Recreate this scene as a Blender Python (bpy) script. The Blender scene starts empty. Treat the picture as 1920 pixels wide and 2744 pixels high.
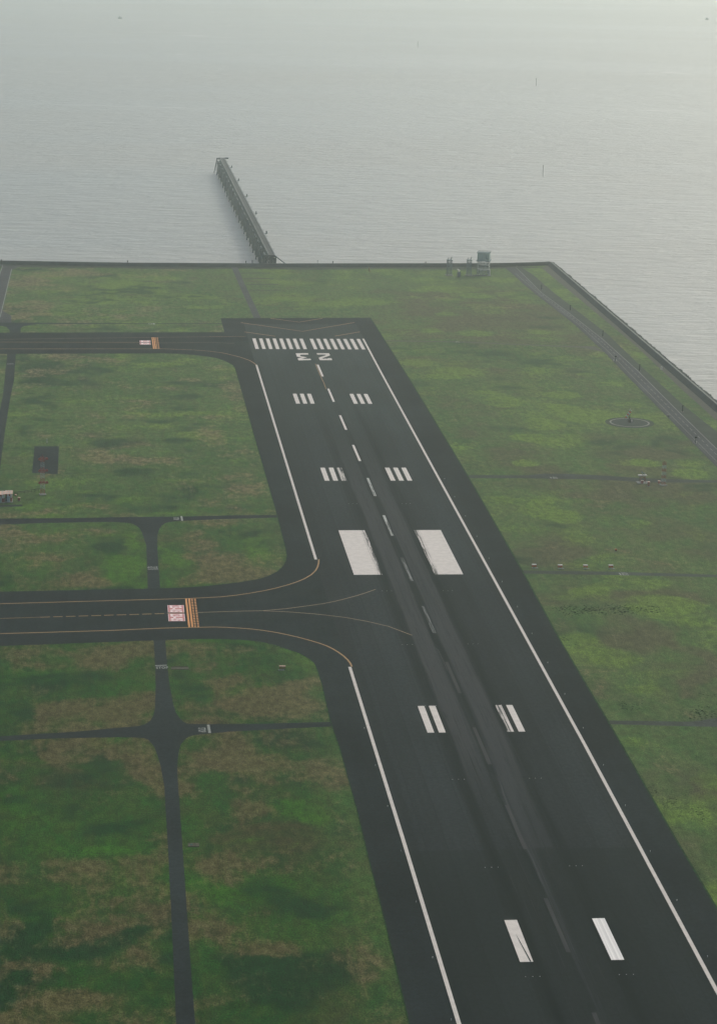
import bpy, math, random
import numpy as np
from mathutils import Vector, Matrix
random.seed(7)
S = bpy.context.scene
C = S.collection
R = math.radians

# ---------------------------------------------------------------- camera
# the camera is in an aircraft 231 m above the airfield; x runs across the runway, y along it, y=0 at the threshold
F, CAM = 6362.75, Vector((-101.65, -1256.6, 231.5))
YAW, PIT, ROL = -0.1052, 0.2548, 0.0244
fwd = Vector((-math.sin(YAW)*math.cos(PIT), math.cos(YAW)*math.cos(PIT), -math.sin(PIT)))
_r = Vector((math.cos(YAW), math.sin(YAW), 0)); _u = _r.cross(fwd)
rt = _r*math.cos(ROL) + _u*math.sin(ROL); up = -_r*math.sin(ROL) + _u*math.cos(ROL)
cd = bpy.data.cameras.new('camera'); cam = bpy.data.objects.new('camera', cd); C.objects.link(cam)
M = Matrix((rt, up, -fwd)).transposed().to_4x4(); M.translation = CAM
cam.matrix_world = M
cd.sensor_fit = 'HORIZONTAL'; cd.sensor_width = 36; cd.lens = 36*F/1920
cd.clip_start = 1; cd.clip_end = 40000
S.camera = cam

# ---------------------------------------------------------------- light
SUN_EL, SUN_AZ = R(37), R(43)          # azimuth from +Y towards +X: ahead of the camera and to the right
w = bpy.data.worlds.new('World'); S.world = w; w.use_nodes = True
nt = w.node_tree; bg = nt.nodes['Background']
sky = nt.nodes.new('ShaderNodeTexSky'); sky.sky_type = 'NISHITA'; sky.sun_disc = False
sky.sun_elevation = SUN_EL; sky.sun_rotation = SUN_AZ; sky.air_density = 1.0; sky.dust_density = 4.0; sky.ozone_density = 1.0
nt.links.new(sky.outputs[0], bg.inputs[0]); bg.inputs[1].default_value = 0.15
sl = bpy.data.lights.new('sun', 'SUN'); sl.energy = 1.5; sl.angle = R(10); sl.color = (1.0, 0.95, 0.88)
so = bpy.data.objects.new('sun', sl); C.objects.link(so)
sd = Vector((math.sin(SUN_AZ)*math.cos(SUN_EL), math.cos(SUN_AZ)*math.cos(SUN_EL), math.sin(SUN_EL)))
so.rotation_euler = sd.to_track_quat('Z', 'Y').to_euler(); so.location = (300, 300, 600)
S.view_settings.view_transform = 'Standard'; S.view_settings.look = 'None'
S.view_settings.exposure = 0.02; S.view_settings.gamma = 1.0
S.cycles.max_bounces = 6; S.cycles.volume_bounces = 2; S.cycles.diffuse_bounces = 2; S.cycles.glossy_bounces = 2
HAZE_DENSITY = 0.000137

# ---------------------------------------------------------------- helpers
def at(px, py, h=0.0):
    """the point of the plane z=h that stands at this place of the photograph"""
    d = fwd + rt*((px-960)/F) - up*((py-1372)/F)
    t = (h-CAM.z)/d.z
    return CAM + d*t
def P(*pts): return [(lambda v: (v.x, v.y))(at(*p)) for p in pts]
def Z(ox, oy, k, pts): return P(*[(ox+a*k, oy+b*k) for a, b in pts])
def height(px, pb, ptop):
    """height of something whose foot is at (px,pb) and whose top is at (px,ptop)"""
    g = at(px, pb); lo, hi = 0.0, 120.0
    for _ in range(40):
        m = (lo+hi)/2; d = Vector((g.x, g.y, m))-CAM; k = d.dot(fwd)
        if 1372-F*d.dot(up)/k > ptop: lo = m
        else: hi = m
    return lo
def ext(a, b, x):
    t = (x-a[0])/(b[0]-a[0]); return (x, a[1]+(b[1]-a[1])*t)

def tag(o, label=None, cat=None, group=None, kind=None):
    if label: o['label'] = label
    if cat: o['category'] = cat
    if group: o['group'] = group
    if kind: o['kind'] = kind
    return o
def empty(name, loc, rz=0):
    o = bpy.data.objects.new(name, None); C.objects.link(o); o.location = loc; o.rotation_euler = (0, 0, rz)
    o.empty_display_size = 1; return o
def copy_tree(o, parent=None):
    c = o.copy(); C.objects.link(c); c.parent = parent
    for ch in list(o.children): copy_tree(ch, c)
    return c

class MB:
    def __init__(s): s.v = []; s.f = []; s.mi = []
    def face(s, pts, mi=0):
        n = len(s.v); s.v += [tuple(p) for p in pts]; s.f.append(tuple(range(n, n+len(pts)))); s.mi.append(mi)
    def poly(s, pts, z, mi=0):
        pts = [(p[0], p[1], z) for p in pts]
        a = sum(pts[i][0]*pts[(i+1) % len(pts)][1]-pts[(i+1) % len(pts)][0]*pts[i][1] for i in range(len(pts)))
        s.face(pts if a > 0 else pts[::-1], mi)
    def ribbon(s, pts, wd, z, mi=0):
        p = [Vector(q[:2]) for q in pts]; L, Rr = [], []
        for i in range(len(p)):
            d = (p[min(i+1, len(p)-1)]-p[max(i-1, 0)]).normalized(); n = Vector((-d.y, d.x))*wd/2
            L.append(p[i]+n); Rr.append(p[i]-n)
        n0 = len(s.v)
        for a, b in zip(L, Rr): s.v += [(b.x, b.y, z), (a.x, a.y, z)]
        for i in range(len(p)-1):
            k = n0+2*i; s.f.append((k, k+2, k+3, k+1)); s.mi.append(mi)
    def box(s, lo, hi, mi=0):
        x0, y0, z0 = lo; x1, y1, z1 = hi; n = len(s.v)
        s.v += [(x0, y0, z0), (x1, y0, z0), (x1, y1, z0), (x0, y1, z0), (x0, y0, z1), (x1, y0, z1), (x1, y1, z1), (x0, y1, z1)]
        for q in ((0, 3, 2, 1), (4, 5, 6, 7), (0, 1, 5, 4), (1, 2, 6, 5), (2, 3, 7, 6), (3, 0, 4, 7)):
            s.f.append(tuple(n+i for i in q)); s.mi.append(mi)
    def bar(s, a, b, r, n=4, mi=0, r2=None):
        a, b = Vector(a), Vector(b); d = (b-a).normalized(); r2 = r if r2 is None else r2
        x = d.orthogonal().normalized() if abs(d.z) < .99 else Vector((1, 0, 0)); y = d.cross(x)
        k = len(s.v)
        for q, rr in ((a, r), (b, r2)):
            for i in range(n):
                t = 2*math.pi*(i+.5)/n; s.v.append(tuple(q+(x*math.cos(t)+y*math.sin(t))*rr))
        for i in range(n):
            j = (i+1) % n; s.f.append((k+i, k+j, k+n+j, k+n+i)); s.mi.append(mi)
        s.f.append(tuple(k+i for i in range(n))[::-1]); s.mi.append(mi)
        s.f.append(tuple(k+n+i for i in range(n))); s.mi.append(mi)
    def build(s, name, mats, parent=None):
        me = bpy.data.meshes.new(name); me.from_pydata(s.v, [], s.f)
        for m in (mats if isinstance(mats, (list, tuple)) else [mats]): me.materials.append(m)
        me.polygons.foreach_set('material_index', s.mi); me.update()
        o = bpy.data.objects.new(name, me); C.objects.link(o); o.parent = parent
        return o

# ---------------------------------------------------------------- materials
class NT:
    def __init__(s, name):
        s.m = bpy.data.materials.new(name); s.m.use_nodes = True; s.t = s.m.node_tree; s.b = s.t.nodes['Principled BSDF']
        s.pos = s.t.nodes.new('ShaderNodeNewGeometry').outputs['Position']
    def node(s, k, **kw):
        n = s.t.nodes.new(k)
        for a, b in kw.items(): setattr(n, a, b)
        return n
    def link(s, a, b): s.t.links.new(a, b)
    def val(s, sock, v):
        if hasattr(v, 'is_output') or hasattr(v, 'links'): s.link(v, sock)
        else: sock.default_value = v
    def math(s, op, a, b=0.0, c=None, clamp=False):
        n = s.node('ShaderNodeMath', operation=op, use_clamp=clamp); s.val(n.inputs[0], a); s.val(n.inputs[1], b)
        if c is not None: s.val(n.inputs[2], c)
        return n.outputs[0]
    def scale(s, v):
        n = s.node('ShaderNodeVectorMath', operation='MULTIPLY'); s.link(s.pos, n.inputs[0]); n.inputs[1].default_value = v; return n.outputs[0]
    def noise(s, sc=(1, 1, 1), detail=3, rough=.5, dist=0.0, w=0.0):
        n = s.node('ShaderNodeTexNoise', noise_dimensions='3D'); s.link(s.scale(sc), n.inputs['Vector'])
        n.inputs['Scale'].default_value = 1; n.inputs['Detail'].default_value = detail; n.inputs['Roughness'].default_value = rough
        n.inputs['Distortion'].default_value = dist
        if w:
            a = s.node('ShaderNodeVectorMath', operation='ADD'); s.link(s.scale(sc), a.inputs[0]); a.inputs[1].default_value = (w, w*1.7, 0)
            s.link(a.outputs[0], n.inputs['Vector'])
        return n.outputs[0]
    def smooth(s, v, a, b, lo=0.0, hi=1.0):
        n = s.node('ShaderNodeMapRange', interpolation_type='SMOOTHSTEP'); s.val(n.inputs[0], v)
        n.inputs[1].default_value = a; n.inputs[2].default_value = b; n.inputs[3].default_value = lo; n.inputs[4].default_value = hi
        return n.outputs[0]
    def mix(s, f, a, b, blend='MIX'):
        n = s.node('ShaderNodeMix', data_type='RGBA', blend_type=blend); s.val(n.inputs[0], f)
        for sk, v in ((n.inputs[6], a), (n.inputs[7], b)):
            if isinstance(v, tuple): sk.default_value = (*v[:3], 1)
            else: s.link(v, sk)
        return n.outputs[2]
    def attr(s, name):
        n = s.node('ShaderNodeAttribute', attribute_name=name); return n.outputs['Fac']
    def xyz(s):
        n = s.node('ShaderNodeSeparateXYZ'); s.link(s.pos, n.inputs[0]); return n.outputs
    def out(s, col=None, rough=.8, spec=.3, bump=None, bs=.3, bd=.05, metal=0):
        if col is not None:
            if isinstance(col, tuple): s.b.inputs['Base Color'].default_value = (*col, 1)
            else: s.link(col, s.b.inputs['Base Color'])
        s.val(s.b.inputs['Roughness'], rough); s.b.inputs['Specular IOR Level'].default_value = spec; s.b.inputs['Metallic'].default_value = metal
        if bump is not None:
            n = s.node('ShaderNodeBump'); n.inputs['Strength'].default_value = bs; n.inputs['Distance'].default_value = bd
            s.link(bump, n.inputs['Height']); s.link(n.outputs[0], s.b.inputs['Normal'])
        return s.m

def gain(t, c, f, lo, hi):
    """colour c times a factor between lo and hi driven by f"""
    v = t.smooth(f, .3, .7, lo, hi); n = t.node('ShaderNodeVectorMath', operation='SCALE')
    if isinstance(c, tuple): n.inputs[0].default_value = c
    else: t.link(c, n.inputs[0])
    t.link(v, n.inputs['Scale']); return n.outputs[0]

def simple(name, col, rough=.7, var=.15, sc=.8, metal=0, spec=.05):
    t = NT(name); c = gain(t, col, t.noise((sc, sc, sc), 4), 1-var, 1+var); return t.out(c, rough, spec, metal=metal)

def asphalt(name, base, streak=.1):
    t = NT(name)
    c = gain(t, base, t.noise((.012, .02, .02), 5, .6), .78, 1.26); c = gain(t, c, t.noise((.12, .15, 1), 5, .65, 1.0, 4.0), .9, 1.12)
    c = gain(t, c, t.noise((.35, .02, 1), 4, .6), 1-streak, 1+streak)
    c = gain(t, c, t.noise((.9, .9, 1), 6, .8), .66, 1.38)
    crack = t.noise((.09, .09, 1), 6, .65, 1.5, 3.0)
    line = t.smooth(t.math('ABSOLUTE', t.math('SUBTRACT', crack, .5)), .0, .006, 1.0, 0.0)
    c = t.mix(t.math('MULTIPLY', line, .25), c, (.012, .014, .015))
    return t.out(c, 1.0, 0)

def runway_mat():
    t = NT('runway_asphalt'); x, y, z = t.xyz()
    ax = t.math('SUBTRACT', x, .7)
    n = t.node('ShaderNodeMapRange'); t.link(ax, n.inputs[0]); n.inputs[1].default_value = -32; n.inputs[2].default_value = 32
    r = t.node('ShaderNodeValToRGB'); r.color_ramp.interpolation = 'CONSTANT'; t.link(n.outputs[0], r.inputs[0])
    lanes = [(0, .9), (.08, 1.06), (.195, 1.24), (.32, .96), (.39, 1.02), (.5, 1.04), (.60, .97), (.68, 1.04), (.79, 1.36), (.91, 1.12)]
    e = r.color_ramp.elements; e[0].position = 0; e[0].color = (lanes[0][1]*.5,)*3+(1,); e[1].position = lanes[1][0]; e[1].color = (lanes[1][1]*.5,)*3+(1,)
    for p, v in lanes[2:]:
        q = e.new(p); q.color = (v*.5,)*3+(1,)
    lane = t.math('MULTIPLY', t.math('ADD', r.outputs[0], 0.0), 2.0)
    sc = t.node('ShaderNodeVectorMath', operation='SCALE'); sc.inputs[0].default_value = (.0155, .0200, .0208); t.link(lane, sc.inputs['Scale'])
    def box(x0, x1, y0, y1, lo=0.0, hi=1.0, sf=.25):
        k = t.math('MULTIPLY', t.smooth(ax, x0-sf, x0+sf), t.smooth(ax, x1+sf, x1-sf)); k = t.math('MULTIPLY', k, t.math('MULTIPLY', t.smooth(y, y0-sf, y0+sf), t.smooth(y, y1+sf, y1-sf)))
        return k
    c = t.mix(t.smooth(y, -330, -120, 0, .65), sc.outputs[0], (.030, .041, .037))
    c = gain(t, c, t.noise((.015, .010, 1), 5, .6), .84, 1.18)
    c = gain(t, c, t.noise((.5, .012, 1), 4, .6, 0, 3.0), .92, 1.09)
    c = gain(t, c, t.noise((.9, .7, 1), 6, .8), .66, 1.38)
    # repaved lengths: the newest, darkest paving starts at a straight joint
    c = t.mix(t.smooth(y, -707.6, -708.2, 0, .42), c, (.0055, .0110, .0090)); c = t.mix(t.smooth(y, -560, -562, 0, .12), c, (.0055, .0110, .0090))
    for y0 in (-300, -359.5, -480, -540, -599, -658, -780): c = t.mix(t.math('MULTIPLY', t.smooth(t.math('ABSOLUTE', t.math('SUBTRACT', y, y0+.6)), .35, .1), .3), c, (.006, .008, .008))
    for x0 in (-25, -19.6, -12.5, 12.2, 19.4, 25.5): c = t.mix(t.math('MULTIPLY', t.smooth(t.math('ABSOLUTE', t.math('SUBTRACT', ax, x0)), .22, .05), .35), c, (.006, .008, .008))
    wob = t.math('MULTIPLY', t.math('SUBTRACT', t.noise((.02, .010, 1), 4, .6), .5), 3.2)
    bx_ = t.math('ADD', ax, wob); sx = t.math('ABSOLUTE', bx_)
    s1 = t.noise((.45, .006, 1), 5, .75, 0, 5.0); s2 = t.noise((1.15, .011, 1), 5, .8, 0, 8.0); s3 = t.noise((1.9, .028, 1), 5, .8, 0, 2.0)
    grit = t.math('ADD', t.math('MULTIPLY', s1, .4), t.math('ADD', t.math('MULTIPLY', s2, .4), t.math('MULTIPLY', s3, .2)))
    # paler scraped bands on both sides of a dark middle strip
    pale = t.math('MULTIPLY', t.smooth(sx, .9, 1.7, 0, 1), t.smooth(sx, 7.9, 7.0, 0, 1))
    fadeL = t.math('MULTIPLY', t.smooth(y, -200, -380, 0, 1), t.smooth(y, -700, -610, .04, 1))
    c = t.mix(t.math('MULTIPLY', t.math('MULTIPLY', pale, fadeL), t.smooth(grit, .42, .55, .25, .95)), c, (.044, .046, .047))
    for bb, k in ((box(2.2, 8.6, -599, -572), .35), (box(3.0, 8.8, -657, -618), .30), (box(-6.5, 1, -618, -560), .12), (box(1.5, 7, -707, -657), .28)):
        c = t.mix(t.math('MULTIPLY', bb, k), c, (.040, .043, .044))
    # rubber: dark band outside them and down the middle, made of many thin streaks
    zone = t.math('MULTIPLY', t.smooth(y, -110, -300, 0, 1), t.smooth(y, -1000, -700, .5, 1))
    rub = t.math('MULTIPLY', t.smooth(sx, 6.9, 8.2, 0, 1), t.smooth(sx, 12.0, 9.0, 0, 1))
    mid = t.math('MULTIPLY', t.smooth(sx, 1.9, .9, 0, 1), t.smooth(y, -760, -640, .3, 1))
    dark = t.math('MULTIPLY', t.math('MAXIMUM', rub, mid), t.smooth(grit, .42, .54, .25, 1.0))
    c = t.mix(t.math('MULTIPLY', t.math('MULTIPLY', dark, zone), .82), c, (.0045, .0085, .0080))
    wide = t.math('MULTIPLY', t.smooth(sx, 15, 9, 0, 1), t.smooth(grit, .50, .60, 0, .55))
    c = t.mix(t.math('MULTIPLY', wide, zone), c, (.0045, .0080, .0078))
    # pale scraped track that narrows towards the camera
    tc = t.math('SUBTRACT', bx_, t.smooth(y, -600, -740, 3.4, .8)); hw = t.smooth(y, -620, -760, 2.4, .8)
    tr = t.math('MULTIPLY', t.smooth(t.math('SUBTRACT', hw, t.math('ABSOLUTE', tc)), -.5, .5), t.smooth(y, -560, -640, 0, 1))
    c = t.mix(t.math('MULTIPLY', tr, t.smooth(grit, .43, .57, .05, .75)), c, (.034, .038, .040))
    ln = t.math('MULTIPLY', t.smooth(t.math('ABSOLUTE', t.math('ADD', tc, t.math('MULTIPLY', hw, .7))), .35, .05), t.math('MULTIPLY', t.smooth(y, -640, -670), t.smooth(s1, .42, .6)))
    c = t.mix(t.math('MULTIPLY', ln, .6), c, (.070, .074, .076))
    fs = t.math('MULTIPLY', t.smooth(s2, .58, .64, 0, .5), t.math('MULTIPLY', zone, t.smooth(sx, 11, 7, 0, 1))); c = t.mix(fs, c, (.034, .036, .035))
    sk = t.math('MULTIPLY', t.smooth(s3, .58, .64, 0, .8), t.math('MULTIPLY', zone, t.smooth(sx, 14, 9, 0, 1))); c = t.mix(sk, c, (.004, .007, .007))
    return t.out(c, 1.0, 0)

def paint(name, col, wear, streaky=True):
    t = NT(name); x, y, z = t.xyz()
    f = t.noise((2.2, .05, 1) if streaky else (1.5, 1.5, 1), 5, .7, 0, 2.0)
    k = t.smooth(f, .72-wear*.5, .80-wear*.42, 0, 1)
    if streaky == 'edge':      # tyre scuffs only along the side facing the wheel tracks
        sx = t.math('ABSOLUTE', t.math('SUBTRACT', x, .8))
        k = t.math('MULTIPLY', t.smooth(f, .46, .53, 0, 1), t.smooth(sx, 11.6, 9.4, 0, 1))
    c = gain(t, col, t.noise((.5, .5, 1), 4), .93, 1.05)
    c = gain(t, c, t.noise((3, 3, 1), 4, .7), .94, 1.05)
    c = t.mix(k, c, (.020, .024, .024))
    return t.out(c, .9, .1)

def grass_mat():
    t = NT('grass')
    br, dk, bt, ol = t.attr('brown'), t.attr('dark'), t.attr('bright'), t.attr('olive')
    n1 = t.noise((.075, .05, 1), 8, .68, .8); n2 = t.noise((.45, .24, 1), 5, .72, 0, 9.0); n3 = t.noise((2.4, 1.4, 1), 4, .7, 0, 4.0); n4 = t.noise((.2, .09, 1), 5, .65, .8, 31.0)
    n5 = t.noise((.016, .012, 1), 6, .6, .5, 13.0); lush = t.attr('lush')
    def thr(a, lo, hi, amt=1.7):
        q = t.math('ADD', a, t.math('MULTIPLY', t.math('SUBTRACT', n1, .5), amt)); q = t.math('ADD', q, t.math('MULTIPLY', t.math('SUBTRACT', n2, .5), amt*.55))
        return t.smooth(q, lo, hi)
    c = t.mix(t.smooth(n5, .38, .62), t.mix(lush, (.032, .080, .018), (.004, .043, .005)), t.mix(lush, (.050, .100, .024), (.013, .062, .005)))
    c = t.mix(t.smooth(n4, .35, .65, 0, .6), c, t.mix(lush, (.074, .098, .030), (.030, .054, .007)))
    c = t.mix(thr(ol, .1, 1.1), c, t.mix(lush, (.060, .066, .028), (.038, .038, .012)))
    c = t.mix(t.math('MULTIPLY', thr(bt, .15, .9, 1.3), .8), c, t.mix(lush, (.088, .148, .022), (.022, .090, .003)))
    c = t.mix(t.math('MULTIPLY', thr(dk, .2, .9, 2.4), .85), c, t.mix(lush, (.009, .036, .012), (.001, .026, .005)))
    c = t.mix(t.math('MULTIPLY', thr(t.math('ADD', br, t.math('MULTIPLY', t.math('SUBTRACT', t.noise((.6, .05, 1), 4, .6, 0, 51.0), .5), t.math('MULTIPLY', lush, .9))), .15, 1.0, 2.4), .76), c, t.mix(t.smooth(n2, .3, .7), t.mix(lush, (.090, .080, .036), (.058, .046, .014)), t.mix(lush, (.150, .128, .062), (.096, .076, .034))))
    c = gain(t, c, n2, .68, 1.34); c = gain(t, c, n3, .52, 1.56); c = gain(t, c, t.noise((.3, .035, 1), 4, .6, 0, 77.0), .9, 1.1)
    return t.out(c, 1.0, .02, bump=t.math('ADD', n2, n3), bs=.8, bd=.35)

def sea_mat():
    t = NT('sea_water')
    a = t.noise((.035, .10, 1), 5, .62, .4); b = t.noise((.16, .42, 1), 4, .65, .3, 7.0); g = t.noise((.003, .012, 1), 5, .6, .8, 2.0)
    big = t.noise((.0007, .0022, 1), 4, .6, .5, 5.0)
    h = t.math('ADD', t.math('MULTIPLY', a, 2.6), t.math('MULTIPLY', b, .8))
    c = t.mix(t.smooth(big, .35, .65), (.20, .225, .205), (.255, .27, .24))
    # long faint slicks and foam lines
    ridge = t.noise((.00035, .0016, 1), 5, .55, 1.2, 11.0)
    line = t.smooth(t.math('ABSOLUTE', t.math('SUBTRACT', ridge, .52)), 0, .004, 1.0, 0.0)
    line = t.math('MULTIPLY', t.math('MULTIPLY', line, t.smooth(t.xyz()[1], 900, 1800)), t.smooth(g, .42, .62, 0, .6))
    c = t.mix(line, c, (.45, .45, .43))
    c = gain(t, c, a, .90, 1.11)
    glint_caps = t.math('MULTIPLY', t.smooth(b, .76, .80, 0, 1), t.smooth(a, .58, .66, 0, 1))  # sun sparkle and whitecaps, both painted into the colour as white specks
    c = t.mix(glint_caps, c, (.8, .8, .78))
    r = t.smooth(big, .3, .7, .32, .50)
    t.out(c, r, .5, bump=h, bs=1.0, bd=1.1)
    t.b.inputs['IOR'].default_value = 1.42
    return t.m

W_PAINT = (.57, .535, .475)
MAT = dict(
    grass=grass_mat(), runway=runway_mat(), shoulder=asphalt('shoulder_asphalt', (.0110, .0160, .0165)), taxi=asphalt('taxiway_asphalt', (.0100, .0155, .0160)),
    road=asphalt('service_road_asphalt', (.017, .024, .0245), .05), proad=asphalt('perimeter_road_asphalt', (.052, .056, .056), .05),
    white=paint('white_paint', W_PAINT, .16), scuffed=paint('scuffed_white_paint', W_PAINT, .3, 'edge'), worn=paint('worn_white_paint', (.36, .38, .34), .5),
    faded=paint('faded_white_paint', (.19, .20, .19), .62), ghost=paint('rubbed_out_white_paint', (.027, .029, .030), .6), linewhite=paint('edge_line_paint', (.52, .49, .43), .12),
    yellow=paint('taxi_yellow_paint', (.30, .19, .085), .1, False), orange=paint('hold_line_orange', (.52, .25, .09), .05, False), faint=paint('faint_yellow_paint', (.24, .18, .11), .25, False),
    red=paint('mandatory_red_paint', (.50, .20, .19), .1, False), textwhite=paint('lettering_white', (.78, .72, .68), .05, False), roadwhite=paint('road_white_paint', (.24, .26, .23), .3, False),
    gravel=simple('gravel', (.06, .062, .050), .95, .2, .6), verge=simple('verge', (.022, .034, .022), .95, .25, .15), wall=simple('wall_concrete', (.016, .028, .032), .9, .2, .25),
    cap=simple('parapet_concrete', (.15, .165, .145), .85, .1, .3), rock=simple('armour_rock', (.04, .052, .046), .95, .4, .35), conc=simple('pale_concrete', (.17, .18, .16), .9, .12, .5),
    steel=simple('dark_weathered_steel', (.028, .062, .068), .8, .25, .3), deck=simple('pier_deck', (.06, .068, .066), .85, .15, .2), rail=simple('galvanised_rail', (.26, .28, .26), .6, .1, .3),
    post=simple('dark_post', (.008, .013, .014), .7), paleframe=simple('pale_steel', (.25, .28, .26), .6, .2, .4), far_wall=simple('grey_green_wall_concrete', (.050, .068, .060), .9, .2, .25), rroad=asphalt('pale_service_asphalt', (.044, .052, .046), .05), infill=simple('sparse_turf', (.026, .036, .030), .95, .2, .5), greenscreen=simple('grey_green_cladding', (.30, .37, .34), .7, .12, .4),
    bluesteel=simple('blue_grey_steel', (.10, .15, .15), .7, .2, .4), ored=simple('aviation_red', (.24, .045, .035), .6), owhite=simple('aviation_white', (.42, .40, .36), .6), oorange=simple('signal_orange', (.5, .12, .04), .6),
    boxred=simple('cabinet_red', (.20, .045, .035), .7), pink=simple('roof_pale_tile', (.55, .38, .29), .7), grey=simple('grey_metal', (.24, .29, .29), .6), signyellow=simple('sign_amber', (.20, .13, .03), .6), lamp=simple('lamp_glass', (.5, .52, .5), .4))

# ---------------------------------------------------------------- land
def shore_y(x):
    return float(np.interp(x, [-420, -173.9, -94, 0, 143, 181], [250, 246, 241.5, 243.5, 252.5, 261]))
LX0, LX1, LY0 = -420.0, 178.3, -1000.0
def lattice(seed):
    g = np.random.RandomState(seed).rand(256, 256)
    def f(x, y):
        xi = np.floor(x).astype(int); yi = np.floor(y).astype(int); fx = x-xi; fy = y-yi; fx = fx*fx*(3-2*fx); fy = fy*fy*(3-2*fy)
        a = g[xi % 256, yi % 256]; b = g[(xi+1) % 256, yi % 256]; c = g[xi % 256, (yi+1) % 256]; d = g[(xi+1) % 256, (yi+1) % 256]
        return (a*(1-fx)+b*fx)*(1-fy)+(c*(1-fx)+d*fx)*fy
    return f
def fbm(x, y, sc, octv, seed):
    s = 0; a = 1; tot = 0
    for i in range(octv):
        s = s+a*lattice(seed+i)(x*sc+17.3*i+500, y*sc+9.1*i+500); tot += a; a *= .55; sc *= 2.03
    return s/tot
def sstep(v, a, b):
    q = np.clip((v-a)/(b-a), 0, 1); return q*q*(3-2*q)

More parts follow.
